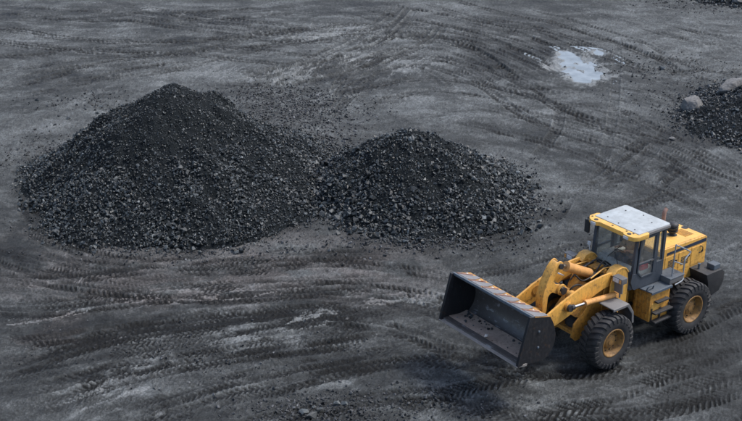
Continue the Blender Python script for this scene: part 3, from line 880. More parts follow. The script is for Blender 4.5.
inview = lambda x, y: np.where(x / np.maximum(y, 1) < 0.36, 1.0, 0.0)
coal_pile("coal_pile", heapA, (-7.7, 40.0), 7.6, 34000, 0.090, 0.26, "largest heap of black coal lumps, peaked, at the left of the yard", 290)
coal_pile("coal_pile", heapB, (1.5, 38.6), 5.8, 17000, 0.094, 0.33, "lower heap of coarse black coal in the middle, right of the biggest heap", 290, sig=0.48)
coal_pile("coal_pile", heapC, (21.6, 47.6), 9.4, 14000, 0.095, 0.30, "heap of dark coal at the right edge with two pale boulders on its back slope", 120, res=0.11, front=inview, mat='coal_small')
coal_pile("coal_pile", heapD, (25.5, 73.0), 7.0, 2500, 0.16, 0.40, "small far heap of dark rubble at the top right corner", 20, res=0.12, front=lambda x, y: np.where(x / y < 0.35, 1.0, 0.0), mat='coal_small')

# ------------------------------------------------------------------ loose gravel on the yard (countless)
def scatter(n, spots):
    P_, S_ = [], []
    for (c, rx, ry, k, smed) in spots:
        m = int(n * k)
        a = nrg.normal(0, 1, (m, 2)) * np.array([rx, ry]) * 0.6 + np.array(c)
        P_.append(a); S_.append(smed * np.exp(nrg.normal(0, 0.45, m)))
    m = int(n * 0.5)
    yy = nrg.uniform(21, 75, m); xx = nrg.uniform(-1, 1, m) * (yy * 0.35 + 1)
    dn = fbm(xx * 0.35, yy * 0.35, 3, seed=71)
    okk = dn > nrg.uniform(-0.5, 0.7, m)
    P_.append(np.stack([xx[okk], yy[okk]], 1)); S_.append(0.045 * np.exp(nrg.normal(0, 0.4, okk.sum())))
    P_ = np.concatenate(P_); S_ = np.clip(np.concatenate(S_), 0.025, 0.17)
    ok2 = (P_[:, 1] > 20.9) & (P_[:, 1] < 79) & (np.abs(P_[:, 0]) < P_[:, 1] * 0.35 + 2)
    P_, S_ = P_[ok2], S_[ok2]
    z = ground_zs(P_[:, 0], P_[:, 1]) + S_ * 0.12
    return np.concatenate([P_, z[:, None]], 1), S_
gp, gs = scatter(9000, [
    (G(300, 110), 2.6, 3.4, 0.26, 0.10), (G(325, 165), 1.2, 3.6, 0.20, 0.13), (G(318, 215), 1.5, 1.1, 0.05, 0.12),
    (G(262, 96), 2.4, 2.0, 0.08, 0.09), (G(95, 100), 2.6, 1.4, 0.02, 0.11), (G(45, 150), 1.6, 2.2, 0.05, 0.10),
    (G(80, 228), 2.4, 0.8, 0.03, 0.09), (G(190, 252), 4.0, 0.7, 0.06, 0.09), (G(430, 245), 3.4, 0.7, 0.07, 0.10),
    (G(535, 205), 0.8, 1.2, 0.02, 0.09), (G(500, 165), 1.2, 1.3, 0.025, 0.08), (G(320, 408), 2.0, 0.7, 0.10, 0.07),
    (G(220, 352), 4.0, 1.4, 0.07, 0.06), (G(420, 400), 3.0, 0.9, 0.08, 0.06), (G(700, 120), 1.4, 2.2, 0.06, 0.10),
    (G(690, 70), 3.0, 3.0, 0.04, 0.10), (G(660, 90), 3.0, 6.0, 0.04, 0.09), (G(720, 4), 4.0, 2.0, 0.05, 0.13)])
gv = merged_stones("gravel", gp, gs, M['gravel'])
tag(gv, "small coal crumbs and gravel strewn over the dirt yard", kind="stuff")

# single lumps lying loose
def loose(px, py, s, label, name="coal_lump", group=None, mat=None, flat=0.8, cat="coal lump"):
    p = G(px, py)
    me = LUMPS[lrg.randrange(len(LUMPS))]
    if mat:
        me = me.copy(); me.materials.clear(); me.materials.append(mat)
    o = lump(name, (p[0], p[1], ground_z(p[0], p[1]) + s * 0.16 * flat), s, None, me, flat, 0.25)
    tag(o, label, cat, group)
    return o
loose(337, 404, 0.42, "large loose coal lump by itself at the bottom edge, right of the lump cluster")
loose(344, 403, 0.30, "small loose coal lump touching the right side of the large bottom lump")
loose(303, 413, 0.36, "leftmost dark coal lump of the cluster at the bottom edge")
loose(311, 416, 0.44, "biggest dark coal lump of the cluster at the bottom edge")
loose(319, 411, 0.34, "rightmost dark coal lump of the cluster at the bottom edge")
loose(306, 408, 0.20, "small pale-topped coal lump behind the cluster at the bottom edge")
loose(314, 406, 0.17, "tiny coal lump behind the rightmost lump of the bottom cluster")
loose(672, 139, 0.40, "lone grey stone on the dirt left of the right-hand coal heap", name="stone", mat=M['rock'], cat="stone")
loose(663, 69, 0.55, "flat dark coal lump on bare dirt well behind the right-hand heap")
loose(656, 77, 0.22, "small pale yellowish stone on bare dirt near the flat dark lump", name="stone", mat=M['rock'], cat="stone")
loose(690, 82, 0.30, "small dark lump on the dirt just behind the rounded boulder")
loose(565, 66, 0.20, "small black lump sticking out of the pale puddle, the farther one")
loose(571, 77, 0.20, "small black lump sticking out of the pale puddle, the nearer one")
loose(37, 101, 0.26, "single small black lump on grey dirt left of the largest heap")
loose(384, 242, 0.22, "small pale stone in the dirt in front of the middle heap", name="stone", mat=M['rock'], cat="stone")
spots = [(92, 103), (100, 106), (107, 103), (84, 108), (112, 110), (120, 104), (96, 112), (70, 118), (130, 102), (140, 99)]
for a, b in spots:
    loose(a + lrg.uniform(-2, 2), b + lrg.uniform(-2, 2), lrg.uniform(0.18, 0.3), "loose black lump in the sparse trail behind the left shoulder of the largest heap", group="loose lumps behind the left of the largest heap")
for a, b in [(556, 196), (562, 204), (548, 212), (560, 188), (566, 212), (540, 222)]:
    loose(a, b, lrg.uniform(0.2, 0.32), "loose black lump rolled off the right foot of the middle heap", group="loose lumps at the right foot of the middle heap")

# ------------------------------------------------------------------ boulders
def boulder(name, label, loc, size, rz, seed):
    bm = bmesh.new()
    bmesh.ops.create_icosphere(bm, subdivisions=5, radius=0.5)
    r = random.Random(seed)
    planes = [(Vector((r.gauss(0, 1), r.gauss(0, 1), abs(r.gauss(0, 0.9)))).normalized(), r.uniform(0.30, 0.42)) for _ in range(11)]
    for v in bm.verts:
        for nrm, d in planes:
            k = v.co.dot(nrm) - d
            if k > 0: v.co -= nrm * k * 0.88
    P_ = np.array([v.co[:] for v in bm.verts])
    nz = fbm(P_[:, 0] * 3 + P_[:, 2] * 2, P_[:, 1] * 3 - P_[:, 2], 4, 0.6, seed=seed)
    for v, q in zip(bm.verts, nz):
        v.co *= 1 + 0.07 * q
        v.co.x *= size[0]; v.co.y *= size[1]; v.co.z *= size[2]
    me = bpy.data.meshes.new(name)
    bm.to_mesh(me); bm.free()
    me.materials.append(M['rock']); me.shade_smooth()
    o = link(name, me); o.location = loc; o.rotation_euler = (0, 0, rz)
    tag(o, label, "boulder")
    return o
p = G(690, 109)
boulder("boulder", "rounded pale grey boulder at the left foot of the right-hand coal heap", (p[0] + 0.05, p[1] - 0.15, 0.30), (1.2, 0.95, 0.95), 0.25, 5)
boulder("boulder", "long pale boulder on the back slope of the right-hand heap at the frame edge", (17.05, 49.9, 0.66), (2.5, 1.1, 0.95), 0.30, 9)
p = G(737, 4)
boulder("boulder", "small whitish block on the far rubble heap at the top right corner", (p[0], p[1], 0.35), (0.9, 0.8, 0.6), 0.1, 12)

# ------------------------------------------------------------------ wheel loader (x forward, y to its left, z up)
LX, LY, LH = 7.001, 28.077, 216.0
loader = empty("wheel_loader", (LX, LY, -0.03), R(LH))
tag(loader, "dusty yellow articulated wheel loader with its dark bucket raised, parked right of the middle heap", "wheel loader")
L = loader

# --- wheels
def wheel_meshes():
    t = MB()
    half = [(0.0, 0.752), (0.12, 0.752), (0.22, 0.745), (0.262, 0.72), (0.286, 0.66), (0.295, 0.58), (0.288, 0.50), (0.27, 0.44), (0.262, 0.425), (0.262, 0.405), (0.235, 0.385)]
    prof = [(-a, r) for a, r in half[::-1]] + half[1:]
    t.lathe(prof, (0, 0, 0), 'y', 64)
    t.f = t.f[:-2]
    nl = 28
    for s in (-1, 1):
        for k in range(nl):
            a0 = 2 * PI * (k + (0.5 if s > 0 else 0)) / nl
            secs = [(0.015, 0.735, 0.785, 0.0, 0.056), (0.13, 0.735, 0.788, 0.07, 0.060), (0.235, 0.725, 0.778, 0.13, 0.064), (0.285, 0.66, 0.735, 0.145, 0.055), (0.297, 0.60, 0.625, 0.15, 0.045)]
            vs = []
            for (yy, ri, ro, da_, w_) in secs:
                a = a0 + da_ * 1.0
                out = 0.012 if yy > 0.28 else 0
                for (rr_, aa) in ((ri, a - w_ * 1.15), (ro, a - w_), (ro, a + w_), (ri, a + w_ * 1.15)):
                    vs.append((rr_ * math.cos(aa), s * (yy + (out if rr_ == ro else 0)), rr_ * math.sin(aa)))
            fs = [(0, 1, 2, 3), (16, 19, 18, 17)]
            for i in range(4):
                for j in range(4):
                    fs.append((i * 4 + j, (i + 1) * 4 + j, (i + 1) * 4 + (j + 1) % 4, i * 4 + (j + 1) % 4))
            t.add(vs, fs)
    tyre = t.mesh("tyre", M['rubber'], ang=30)
    r = MB()
    r.lathe([(-0.24, 0.30), (-0.24, 0.405), (-0.262, 0.415), (-0.262, 0.39), (-0.2, 0.36), (0.0, 0.34), (0.19, 0.36), (0.245, 0.39), (0.262, 0.398), (0.268, 0.415), (0.255, 0.422), (0.272, 0.408),
             (0.272, 0.385), (0.225, 0.355), (0.12, 0.335), (0.085, 0.325), (0.075, 0.30), (0.07, 0.24)], (0, 0, 0), 'y', 48)
    rim = r.mesh("rim", M['rim'], ang=40)
    h = MB()
    h.lathe([(0.04, 0.25), (0.085, 0.245), (0.09, 0.205), (0.13, 0.195), (0.155, 0.17), (0.165, 0.10), (0.18, 0.095), (0.185, 0.06)], (0, 0, 0), 'y', 36)
    hub = h.mesh("hub", M['rim'], ang=40)
    b = MB()
    b.lathe([(0, 0.017), (0.028, 0.016), (0.032, 0.010)], (0, 0, 0), 'y', 6)
    nut = b.mesh("wheel_nut", M['black'])
    return tyre, rim, hub, nut
WT, WR, WH, WN = wheel_meshes()
for sx in (1, -1):
    for sy in (1, -1):
        wh = link("wheel", WR, L, (1.63 * sx, 1.118 * sy, 0.79))
        wh.rotation_euler = (0, 0, 0 if sy > 0 else PI)
        wh.rotation_euler.rotate_axis('Y', 0.37 * sx + 0.9)
        link("tyre", WT, wh); link("hub", WH, wh)
        for k in range(12):
            a = 2 * PI * k / 12
            link("wheel_nut", WN, wh, (0.285 * math.cos(a), 0.075, 0.285 * math.sin(a)))

# --- axles and frames
for x in (1.63, -1.63):
    m = MB()
    m.tube([(x, -0.9, 0.79), (x, -0.35, 0.79), (x, 0.35, 0.79), (x, 0.9, 0.79)], [0.17, 0.14, 0.14, 0.17], 14)
    m.lathe([(-0.24, 0.12), (-0.18, 0.26), (0, 0.31), (0.18, 0.26), (0.24, 0.12)], (x, 0, 0.79), 'y', 20)
    for s in (-1, 1): m.lathe([(0, 0.22), (0.10, 0.24), (0.2, 0.22)], (x, s * 0.86 - 0.1, 0.79), 'y', 20)
    m.build("axle", M['black'], L)
m = MB()
m.box(-2.85, -0.25, -0.46, 0.46, 0.70, 1.28)
m.box(-0.30, 0.05, -0.35, 0.35, 0.62, 0.78).box(-0.30, 0.05, -0.35, 0.35, 1.42, 1.56)
m.box(-0.9, -0.25, -0.7, 0.7, 1.28, 1.60)
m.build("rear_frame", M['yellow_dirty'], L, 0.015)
m = MB()
m.tube([(0.02, 0, 0.58), (0.02, 0, 1.62)], 0.11, 14)
m.tube([(-0.25, 0.3, 0.95), (0.55, 0.42, 0.95)], 0.055, 10).tube([(-0.25, -0.3, 0.95), (0.55, -0.42, 0.95)], 0.055, 10)
m.tube([(-0.5, 0, 1.0), (1.4, 0, 0.92)], 0.07, 10)
m.build("articulation_joint", M['black'], L)
# front frame
m = MB()
fr = [(0.08, 0.60), (2.10, 0.58), (2.28, 0.75), (2.20, 1.12), (1.80, 1.45), (1.45, 2.12), (1.18, 2.25), (0.50, 2.12), (0.34, 1.60), (0.08, 1.50)]
for y0, y1 in ((0.40, 0.45), (-0.45, -0.40)): m.prism(fr, y0, y1)
m.box(0.35, 2.05, -0.40, 0.40, 0.66, 0.78).box(0.34, 0.42, -0.40, 0.40, 0.80, 1.95)
m.prism([(1.25, 1.85), (2.0, 1.25), (2.12, 1.30), (1.38, 1.98)], -0.40, 0.40)
m.build("front_frame", M['yellow_dirty'], L, 0.01)
tow = [(0.50, 1.05), (1.22, 1.10), (1.16, 2.15), (1.08, 2.36), (0.94, 2.48), (0.78, 2.50), (0.62, 2.44), (0.52, 2.30), (0.46, 2.0)]
capx = [(1.20, 2.10), (1.14, 2.36), (0.97, 2.52), (0.78, 2.545), (0.60, 2.49), (0.47, 2.33), (0.44, 2.31)]
for s in (1, -1):
    m = MB()
    lo, hi = sorted((s * 0.455, s * 0.50)); m.prism(tow, lo, hi)
    lo, hi = sorted((s * 0.665, s * 0.705)); m.prism(tow, lo, hi)
    outer = [(1.115, 2.36), (0.965, 2.505), (0.78, 2.535), (0.61, 2.48), (0.48, 2.33)]
    inner = [(1.08, 2.345), (0.945, 2.475), (0.78, 2.505), (0.63, 2.452), (0.515, 2.31)]
    lo, hi = sorted((s * 0.44, s * 0.72))
    m.prism(outer + inner[::-1], lo, hi)
    t = m.build("arm_tower", M['yellow'], L, 0.008)
    m = MB(); m.lathe([(-0.15, 0.085), (-0.15, 0.10), (0.15, 0.10), (0.15, 0.085)], (0.82, s * 0.58, 2.20), 'y', 20)
    m.build("pivot_pin", M['black'], t)
# lift arms
up = smooth_poly([(0.66, 2.30), (0.95, 2.40), (1.35, 2.42), (2.05, 2.34), (2.75, 2.14), (3.30, 1.92), (3.70, 1.76), (3.90, 1.70)], 4)
lo_ = smooth_poly([(3.98, 1.60), (3.92, 1.48), (3.6, 1.44), (3.2, 1.45), (2.75, 1.56), (2.2, 1.74), (1.5, 1.98), (0.95, 2.06), (0.66, 2.10)], 4)
for s in (1, -1):
    m = MB()
    lo, hi = sorted((s * 0.56, s * 0.62))
    m.prism(up + lo_, lo, hi)
    a = m.build("lift_arm", M['yellow_arm'], L, 0.012, seg=2)
    m = MB()
    m.lathe([(-0.09, 0.10), (-0.09, 0.13), (0.09, 0.13), (0.09, 0.10)], (2.72, s * 0.63, 1.92), 'y', 20)
    m.build("pin_boss", M['yellow_dirty'], a)
    m = MB(); m.lathe([(-0.09, 0.11), (-0.09, 0.15), (0.09, 0.15), (0.09, 0.11)], (3.86, s * 0.58, 1.59), 'y', 20)
    m.build("pin_boss", M['yellow_dirty'], a)
    # lift cylinder outside the arm
    m = MB()
    m.tube([(0.98, s * 0.755, 1.80), (1.06, s * 0.755, 1.81), (1.07, s * 0.755, 1.81), (2.10, s * 0.755, 1.90), (2.11, s * 0.755, 1.90), (2.20, s * 0.755, 1.905)], [0.05, 0.05, 0.078, 0.078, 0.088, 0.088], 18)
    m.lathe([(-0.045, 0.06), (-0.045, 0.085), (0.045, 0.085), (0.045, 0.06)], (0.95, s * 0.755, 1.80), 'y', 16)
    c = m.build("lift_cylinder", M['orange'], L, 0)
    m = MB(); m.tube([(2.2, s * 0.755, 1.905), (2.62, s * 0.755, 1.925)], 0.042, 14)
    m.build("rod", M['chrome'], c)
    m = MB(); m.tube([(2.60, s * 0.755, 1.925), (2.70, s * 0.755, 1.93)], 0.07, 14); m.lathe([(-0.05, 0.06), (-0.05, 0.095), (0.05, 0.095), (0.05, 0.06)], (2.74, s * 0.755, 1.93), 'y', 16)
    m.build("rod_eye", M['black'], c)
# cross tube between the arms
m = MB()
m.tube([(2.30, -0.56, 2.02), (2.30, 0.56, 2.02)], 0.125, 24)
m.tube([(3.42, -0.535, 1.66), (3.42, 0.535, 1.66)], 0.10, 20)
for y in (-0.26, 0.20):
    m.prism([(2.22, 1.95), (2.50, 1.98), (2.62, 2.14), (2.54, 2.26), (2.38, 2.22), (2.24, 2.12)], y, y + 0.06)
m.build("cross_tube", M['yellow_arm'], L, 0.006)
# bell crank
front_p = smooth_poly([(2.44, 2.90), (2.56, 3.00), (2.72, 2.93), (2.90, 2.70), (3.05, 2.38), (3.14, 2.07), (3.13, 1.82), (3.12, 1.62)], 4)
back_p = smooth_poly([(3.04, 1.54), (2.97, 1.62), (2.95, 1.85), (2.93, 2.05), (2.80, 2.14), (2.62, 2.05), (2.48, 2.04), (2.42, 2.16), (2.50, 2.28), (2.68, 2.36), (2.76, 2.48), (2.66, 2.66), (2.48, 2.76), (2.40, 2.82)], 4)
m = MB()
m.prism(front_p + back_p, -0.13, -0.095).prism(front_p + back_p, 0.095, 0.13)
rimp = front_p[4:-2]
inn = [(x - 0.05, z - 0.03) for x, z in rimp]
m.prism(rimp[2:-1] + inn[2:-1][::-1], -0.095, 0.095)
bc = m.build("bell_crank", M['yellow_arm'], L, 0.008)
m = MB()
m.lathe([(-0.21, 0.09), (-0.21, 0.155), (-0.165, 0.16), (-0.165, 0.09)], (2.50, 0, 2.16), 'y', 24)
m.lathe([(0.165, 0.09), (0.165, 0.16), (0.21, 0.155), (0.21, 0.09)], (2.50, 0, 2.16), 'y', 24)
m.build("pivot_boss", M['yellow'], bc, 0)
m = MB()
m.lathe([(-0.19, 0.055), (-0.19, 0.075), (0.19, 0.075), (0.19, 0.055)], (2.56, 0, 2.86), 'y', 18)
m.build("pin", M['black'], bc); m = MB()
m.lathe([(-0.285, 0.06), (-0.285, 0.105), (0.285, 0.105), (0.285, 0.06)], (2.50, 0, 2.16), 'y', 18)
m.build("pin", M['black'], bc)
# link to the bucket
m = MB()
m.prism([(3.00, 1.66), (3.05, 1.52), (3.86, 1.92), (3.96, 2.0), (3.92, 2.1), (3.80, 2.06)], -0.08, 0.08)
m.build("bucket_link", M['yellow_arm'], L, 0.012)
# tilt cylinder
m = MB()
m.tube([(1.18, 0, 2.18), (1.26, 0, 2.22), (1.27, 0, 2.225), (2.12, 0, 2.655), (2.13, 0, 2.66), (2.22, 0, 2.705)], [0.09, 0.09, 0.13, 0.13, 0.145, 0.145], 24)
tc = m.build("tilt_cylinder", M['orange'], L)
m = MB(); m.tube([(2.22, 0, 2.705), (2.44, 0, 2.81)], 0.06, 16); m.build("rod", M['chrome'], tc)
m = MB(); m.tube([(2.42, 0, 2.80), (2.56, 0, 2.86)], [0.085, 0.095], 16); m.build("rod_eye", M['black'], tc)
m = MB(); m.lathe([(-0.2, 0.06), (-0.2, 0.10), (0.2, 0.10), (0.2, 0.06)], (1.18, 0, 2.16), 'y', 18); m.build("rear_pin", M['black'], tc)
# valve block, hoses and covers between the arms
m = MB()
m.box(0.62, 1.0, -0.32, -0.05, 2.02, 2.26)
m.build("valve_block", M['yellow_dirty'], L, 0.012); m = MB(); m.box(0.70, 0.92, 0.08, 0.30, 2.02, 2.20)
m.build("valve_block", M['yellow_dirty'], L, 0.012)
m = MB(); m.box(2.02, 2.24, -0.10, 0.10, 0, 0.03, Matrix.Rotation(R(-30), 3, 'Y'))
m.v = [(x, y - 0.30, z + 2.33) for x, y, z in m.v]
m.build("cover_plate", M['lens'], L, 0.004)
hs = [
    [(0.45, -0.15, 2.20), (0.75, -0.20, 2.42), (1.10, -0.22, 2.36), (1.45, -0.17, 2.30), (1.60, -0.12, 2.38)],
    [(0.45, 0.10, 2.15), (0.80, 0.18, 2.38), (1.2, 0.22, 2.30), (1.7, 0.2, 2.20), (2.0, 0.16, 2.44)],
    [(0.50, 0.28, 2.05), (0.90, 0.34, 2.28), (1.35, 0.36, 2.18), (1.6, 0.38, 1.95)],
    [(0.50, -0.30, 2.05), (0.85, -0.36, 2.28), (1.3, -0.36, 2.2), (1.6, -0.38, 1.95)],
    [(0.46, 0.02, 2.25), (0.75, 0.03, 2.45), (1.0, 0.06, 2.33), (1.12, 0.08, 2.20)],
    [(2.2, 0.17, 1.8), (2.3, 0.3, 2.15), (2.1, 0.34, 2.25), (1.7, 0.33, 2.05)],
]
for h in hs:
    m = MB(); m.tube(smooth_poly(h, 6), 0.024, 8); m.build("hydraulic_hose", M['hose'], L)
m = MB()
m.tube([(0.55, 0.30, 2.36), (1.05, 0.30, 2.42), (1.6, 0.36, 2.3)], 0.02, 8).tube([(0.6, -0.42, 2.3), (1.5, -0.42, 2.36)], 0.018, 8)
for q in ((0.72, 0.38), (1.0, 0.36), (0.85, -0.38)): m.box(q[0], q[0] + 0.07, q[1] - 0.03, q[1] + 0.03, 2.28, 2.40)
m.build("pipe_bracket", M['yellow'], L)

# --- bucket
BW = 1.515
PR_ = [(4.87, 2.67), (4.25, 2.50)] + smooth_poly([(4.25, 2.50), (4.10, 2.22), (4.02, 1.90), (4.08, 1.58), (4.28, 1.36), (4.60, 1.33), (5.21, 1.42)], 6)[1:]
def inset(P, d):
    out = []
    for i, p in enumerate(P):
        a = P[max(i - 1, 0)]; b = P[min(i + 1, len(P) - 1)]
        tx, tz = b[0] - a[0], b[1] - a[1]; l = math.hypot(tx, tz)
        out.append((p[0] - tz / l * d, p[1] + tx / l * d))
    return out
# the sign that moves towards the opening
PI_ = inset(PR_, 0.045)
if PI_[6][0] < PR_[6][0]: PI_ = inset(PR_, -0.045)
m = MB()
n = len(PR_)
yw = BW - 0.03
for i in range(n - 1):
    m.add([(PR_[i][0], -yw, PR_[i][1]), (PR_[i + 1][0], -yw, PR_[i + 1][1]), (PR_[i + 1][0], yw, PR_[i + 1][1]), (PR_[i][0], yw, PR_[i][1]),
           (PI_[i][0], -yw, PI_[i][1]), (PI_[i + 1][0], -yw, PI_[i + 1][1]), (PI_[i + 1][0], yw, PI_[i + 1][1]), (PI_[i][0], yw, PI_[i][1])],
          [(0, 1, 2, 3), (7, 6, 5, 4), (0, 4, 5, 1), (3, 2, 6, 7)] + ([(0, 3, 7, 4)] if i == 0 else []) + ([(1, 5, 6, 2)] if i == n - 2 else []))
bm = bmesh.new()
vv = [bm.verts.new(v) for v in m.v]
for f in m.f: bm.faces.new([vv[i] for i in f])
bmesh.ops.remove_doubles(bm, verts=bm.verts, dist=1e-4)
bmesh.ops.recalc_face_normals(bm, faces=bm.faces)
me = bpy.data.meshes.new("bucket"); bm.to_mesh(me); bm.free()
me.materials.append(M['bucket_in']); me.shade_smooth(); me.set_sharp_from_angle(angle=R(40))
bk = link("bucket", me, L)
side_prof = PR_ + [(5.235, 1.40), (5.25, 1.47), (4.93, 2.66)]
for s in (1, -1):
    m = MB(); lo, hi = sorted((s * (BW - 0.03), s * BW)); m.prism([(x, z) for x, z in PR_] + [(5.26, 1.50), (4.94, 2.64)], lo, hi)
    sp = m.build("side_plate", M['bucket_out'], bk, 0.004)
    m = MB(); lo, hi = sorted((s * (BW - 0.055), s * (BW + 0.022))); m.prism([(5.285, 1.40), (5.29, 1.50), (4.96, 2.70), (4.80, 2.68), (5.12, 1.42)], lo, hi)
    m.build("side_cutter", M['bucket_out'], bk, 0.006)
m = MB(); m.prism([(4.36, 1.412), (4.62, 1.388), (4.99, 1.435), (4.99, 1.447), (4.62, 1.400), (4.36, 1.424)], -BW + 0.035, BW - 0.035)
m.build("floor_plate", M['floor'], bk)
m = MB(); m.prism([(4.98, 1.345), (5.30, 1.40), (5.32, 1.425), (5.02, 1.43), (4.96, 1.41)], -BW - 0.01, BW + 0.01)
m.build("cutting_edge", M['edge_steel'], bk, 0.005)
ux, uz = 4.87 - 4.25, 2.67 - 2.50
ul = math.hypot(ux, uz); ux /= ul; uz /= ul
def on_top(y, d, lift=0.0):          # d = 0 at the front rim, 1 at the rear of the top plate
    return (4.87 - ux * ul * d - uz * lift, y, 2.67 - uz * ul * d + ux * lift)
m = MB(); a_ = [on_top(-BW - 0.005, -0.04, -0.03), on_top(-BW - 0.005, 0.09, -0.03), on_top(-BW - 0.005, 0.09, 0.028), on_top(-BW - 0.005, -0.04, 0.028)]
m.prism([(p_[0], p_[2]) for p_ in a_], -BW - 0.01, BW + 0.01)
m.build("top_rim", M['charcoal_pale'], bk, 0.006)
def slab(poly, l0, l1):
    q = MB(); k = len(poly)
    vs = [on_top(y, d, l0) for y, d in poly] + [on_top(y, d, l1) for y, d in poly]
    q.add(vs, [tuple(range(k)), tuple(range(2 * k - 1, k - 1, -1))] + [(i, i + k, (i + 1) % k + k, (i + 1) % k) for i in range(k)])
    return q
slab([(-BW, 0.10), (BW, 0.10), (BW, 0.98), (-BW, 0.98)], 0.0, 0.006).build("top_plate", M['yellow_dirty'], bk)
nu = 6; uw = 2 * BW / nu
for i in range(nu):
    y0 = -BW + i * uw
    slab([(y0 + 0.12, 0.11), (y0 + uw - 0.03, 0.11), (y0 + uw + 0.03 if i < nu - 1 else y0 + uw - 0.01, 0.50), (y0 + uw - 0.03, 0.88), (y0 + 0.34, 0.90), (y0 + 0.27, 0.62)], 0.006, 0.034).build("wear_plate", M['wear_plate'], bk, 0.006)
    b_ = MB(); c_ = on_top(y0 + 0.135, 0.60, 0.0)
    b_.lathe([(0.0, 0.040), (0.035, 0.038), (0.05, 0.022)], c_, 'z', 8)
    b_.build("bolt", M['bolt'], bk)
    slab([(y0 + 0.045, 0.13), (y0 + 0.085, 0.13), (y0 + 0.24, 0.80), (y0 + 0.20, 0.82)], 0.006, 0.04).build("gusset", M['rust'], bk, 0.004)
m = MB()
for s in (1, -1):
    for dy in (-0.10, 0.07): m.prism([(4.08, 2.2), (3.80, 1.70), (3.80, 1.48), (4.10, 1.50), (4.03, 1.9)], s * 0.58 + dy - 0.015 - (0.03 if dy < 0 else -0.03), s * 0.58 + dy + 0.015 - (0.03 if dy < 0 else -0.03))
for dy in (-0.12, 0.10): m.prism([(4.20, 2.42), (3.86, 2.16), (3.84, 1.94), (4.02, 1.90)], dy, dy + 0.03)
m.build("hinge_lug", M['bucket_out'], bk, 0.004)
for x, z in ((4.62, 2.2), (4.62, 1.75)):
    for yy in (-BW + 0.0, BW):
        m = MB(); m.lathe([(0, 0.035), (0.02, 0.033), (0.03, 0.018)], (x, yy, z), 'y', 8); m.build("rivet", M['charcoal_pale'], bk)

# --- front fenders and headlamps
for s in (1, -1):
    m = MB()
    prof = [(1.66, 1.735), (1.66, 1.77), (1.06, 1.775), (0.84, 1.46), (0.80, 1.12), (0.835, 1.115), (0.875, 1.44), (1.09, 1.735)]
    lo, hi = sorted((s * 0.76, s * 1.30)); m.prism(prof, lo, hi)
    lo, hi = sorted((s * 1.285, s * 1.31)); m.prism([(1.66, 1.69), (1.66, 1.77), (1.06, 1.775), (0.84, 1.46), (0.80, 1.12), (0.88, 1.12), (0.92, 1.42), (1.12, 1.69)], lo, hi)
    m.build("front_fender", M['charcoal'], L, 0.01)
    m = MB()
    lo, hi = sorted((s * 0.70, s * 0.98)); m.box(0.98, 1.02, lo, hi, 1.9, 2.28)
    m.tube([(1.0, s * 0.90, 1.77), (1.0, s * 0.90, 2.26)], 0.025, 8)
    hb = m.build("lamp_bracket", M['charcoal'], L, 0.004)
    m = MB(); lo, hi = sorted((s * 0.74, s * 1.08)); m.box(0.95, 1.17, lo, hi, 2.25, 2.42)
    hl = m.build("headlight", M['charcoal'], L, 0.02, seg=2)
    m = MB(); lo, hi = sorted((s * 0.77, s * 0.97)); m.box(1.168, 1.182, lo, hi, 2.275, 2.395); m.build("lens", M['lens'], hl, 0.004)
    m = MB(); lo, hi = sorted((s * 0.985, s * 1.055)); m.box(1.168, 1.185, lo, hi, 2.28, 2.39); m.build("indicator_lens", M['orange'], hl, 0.004)

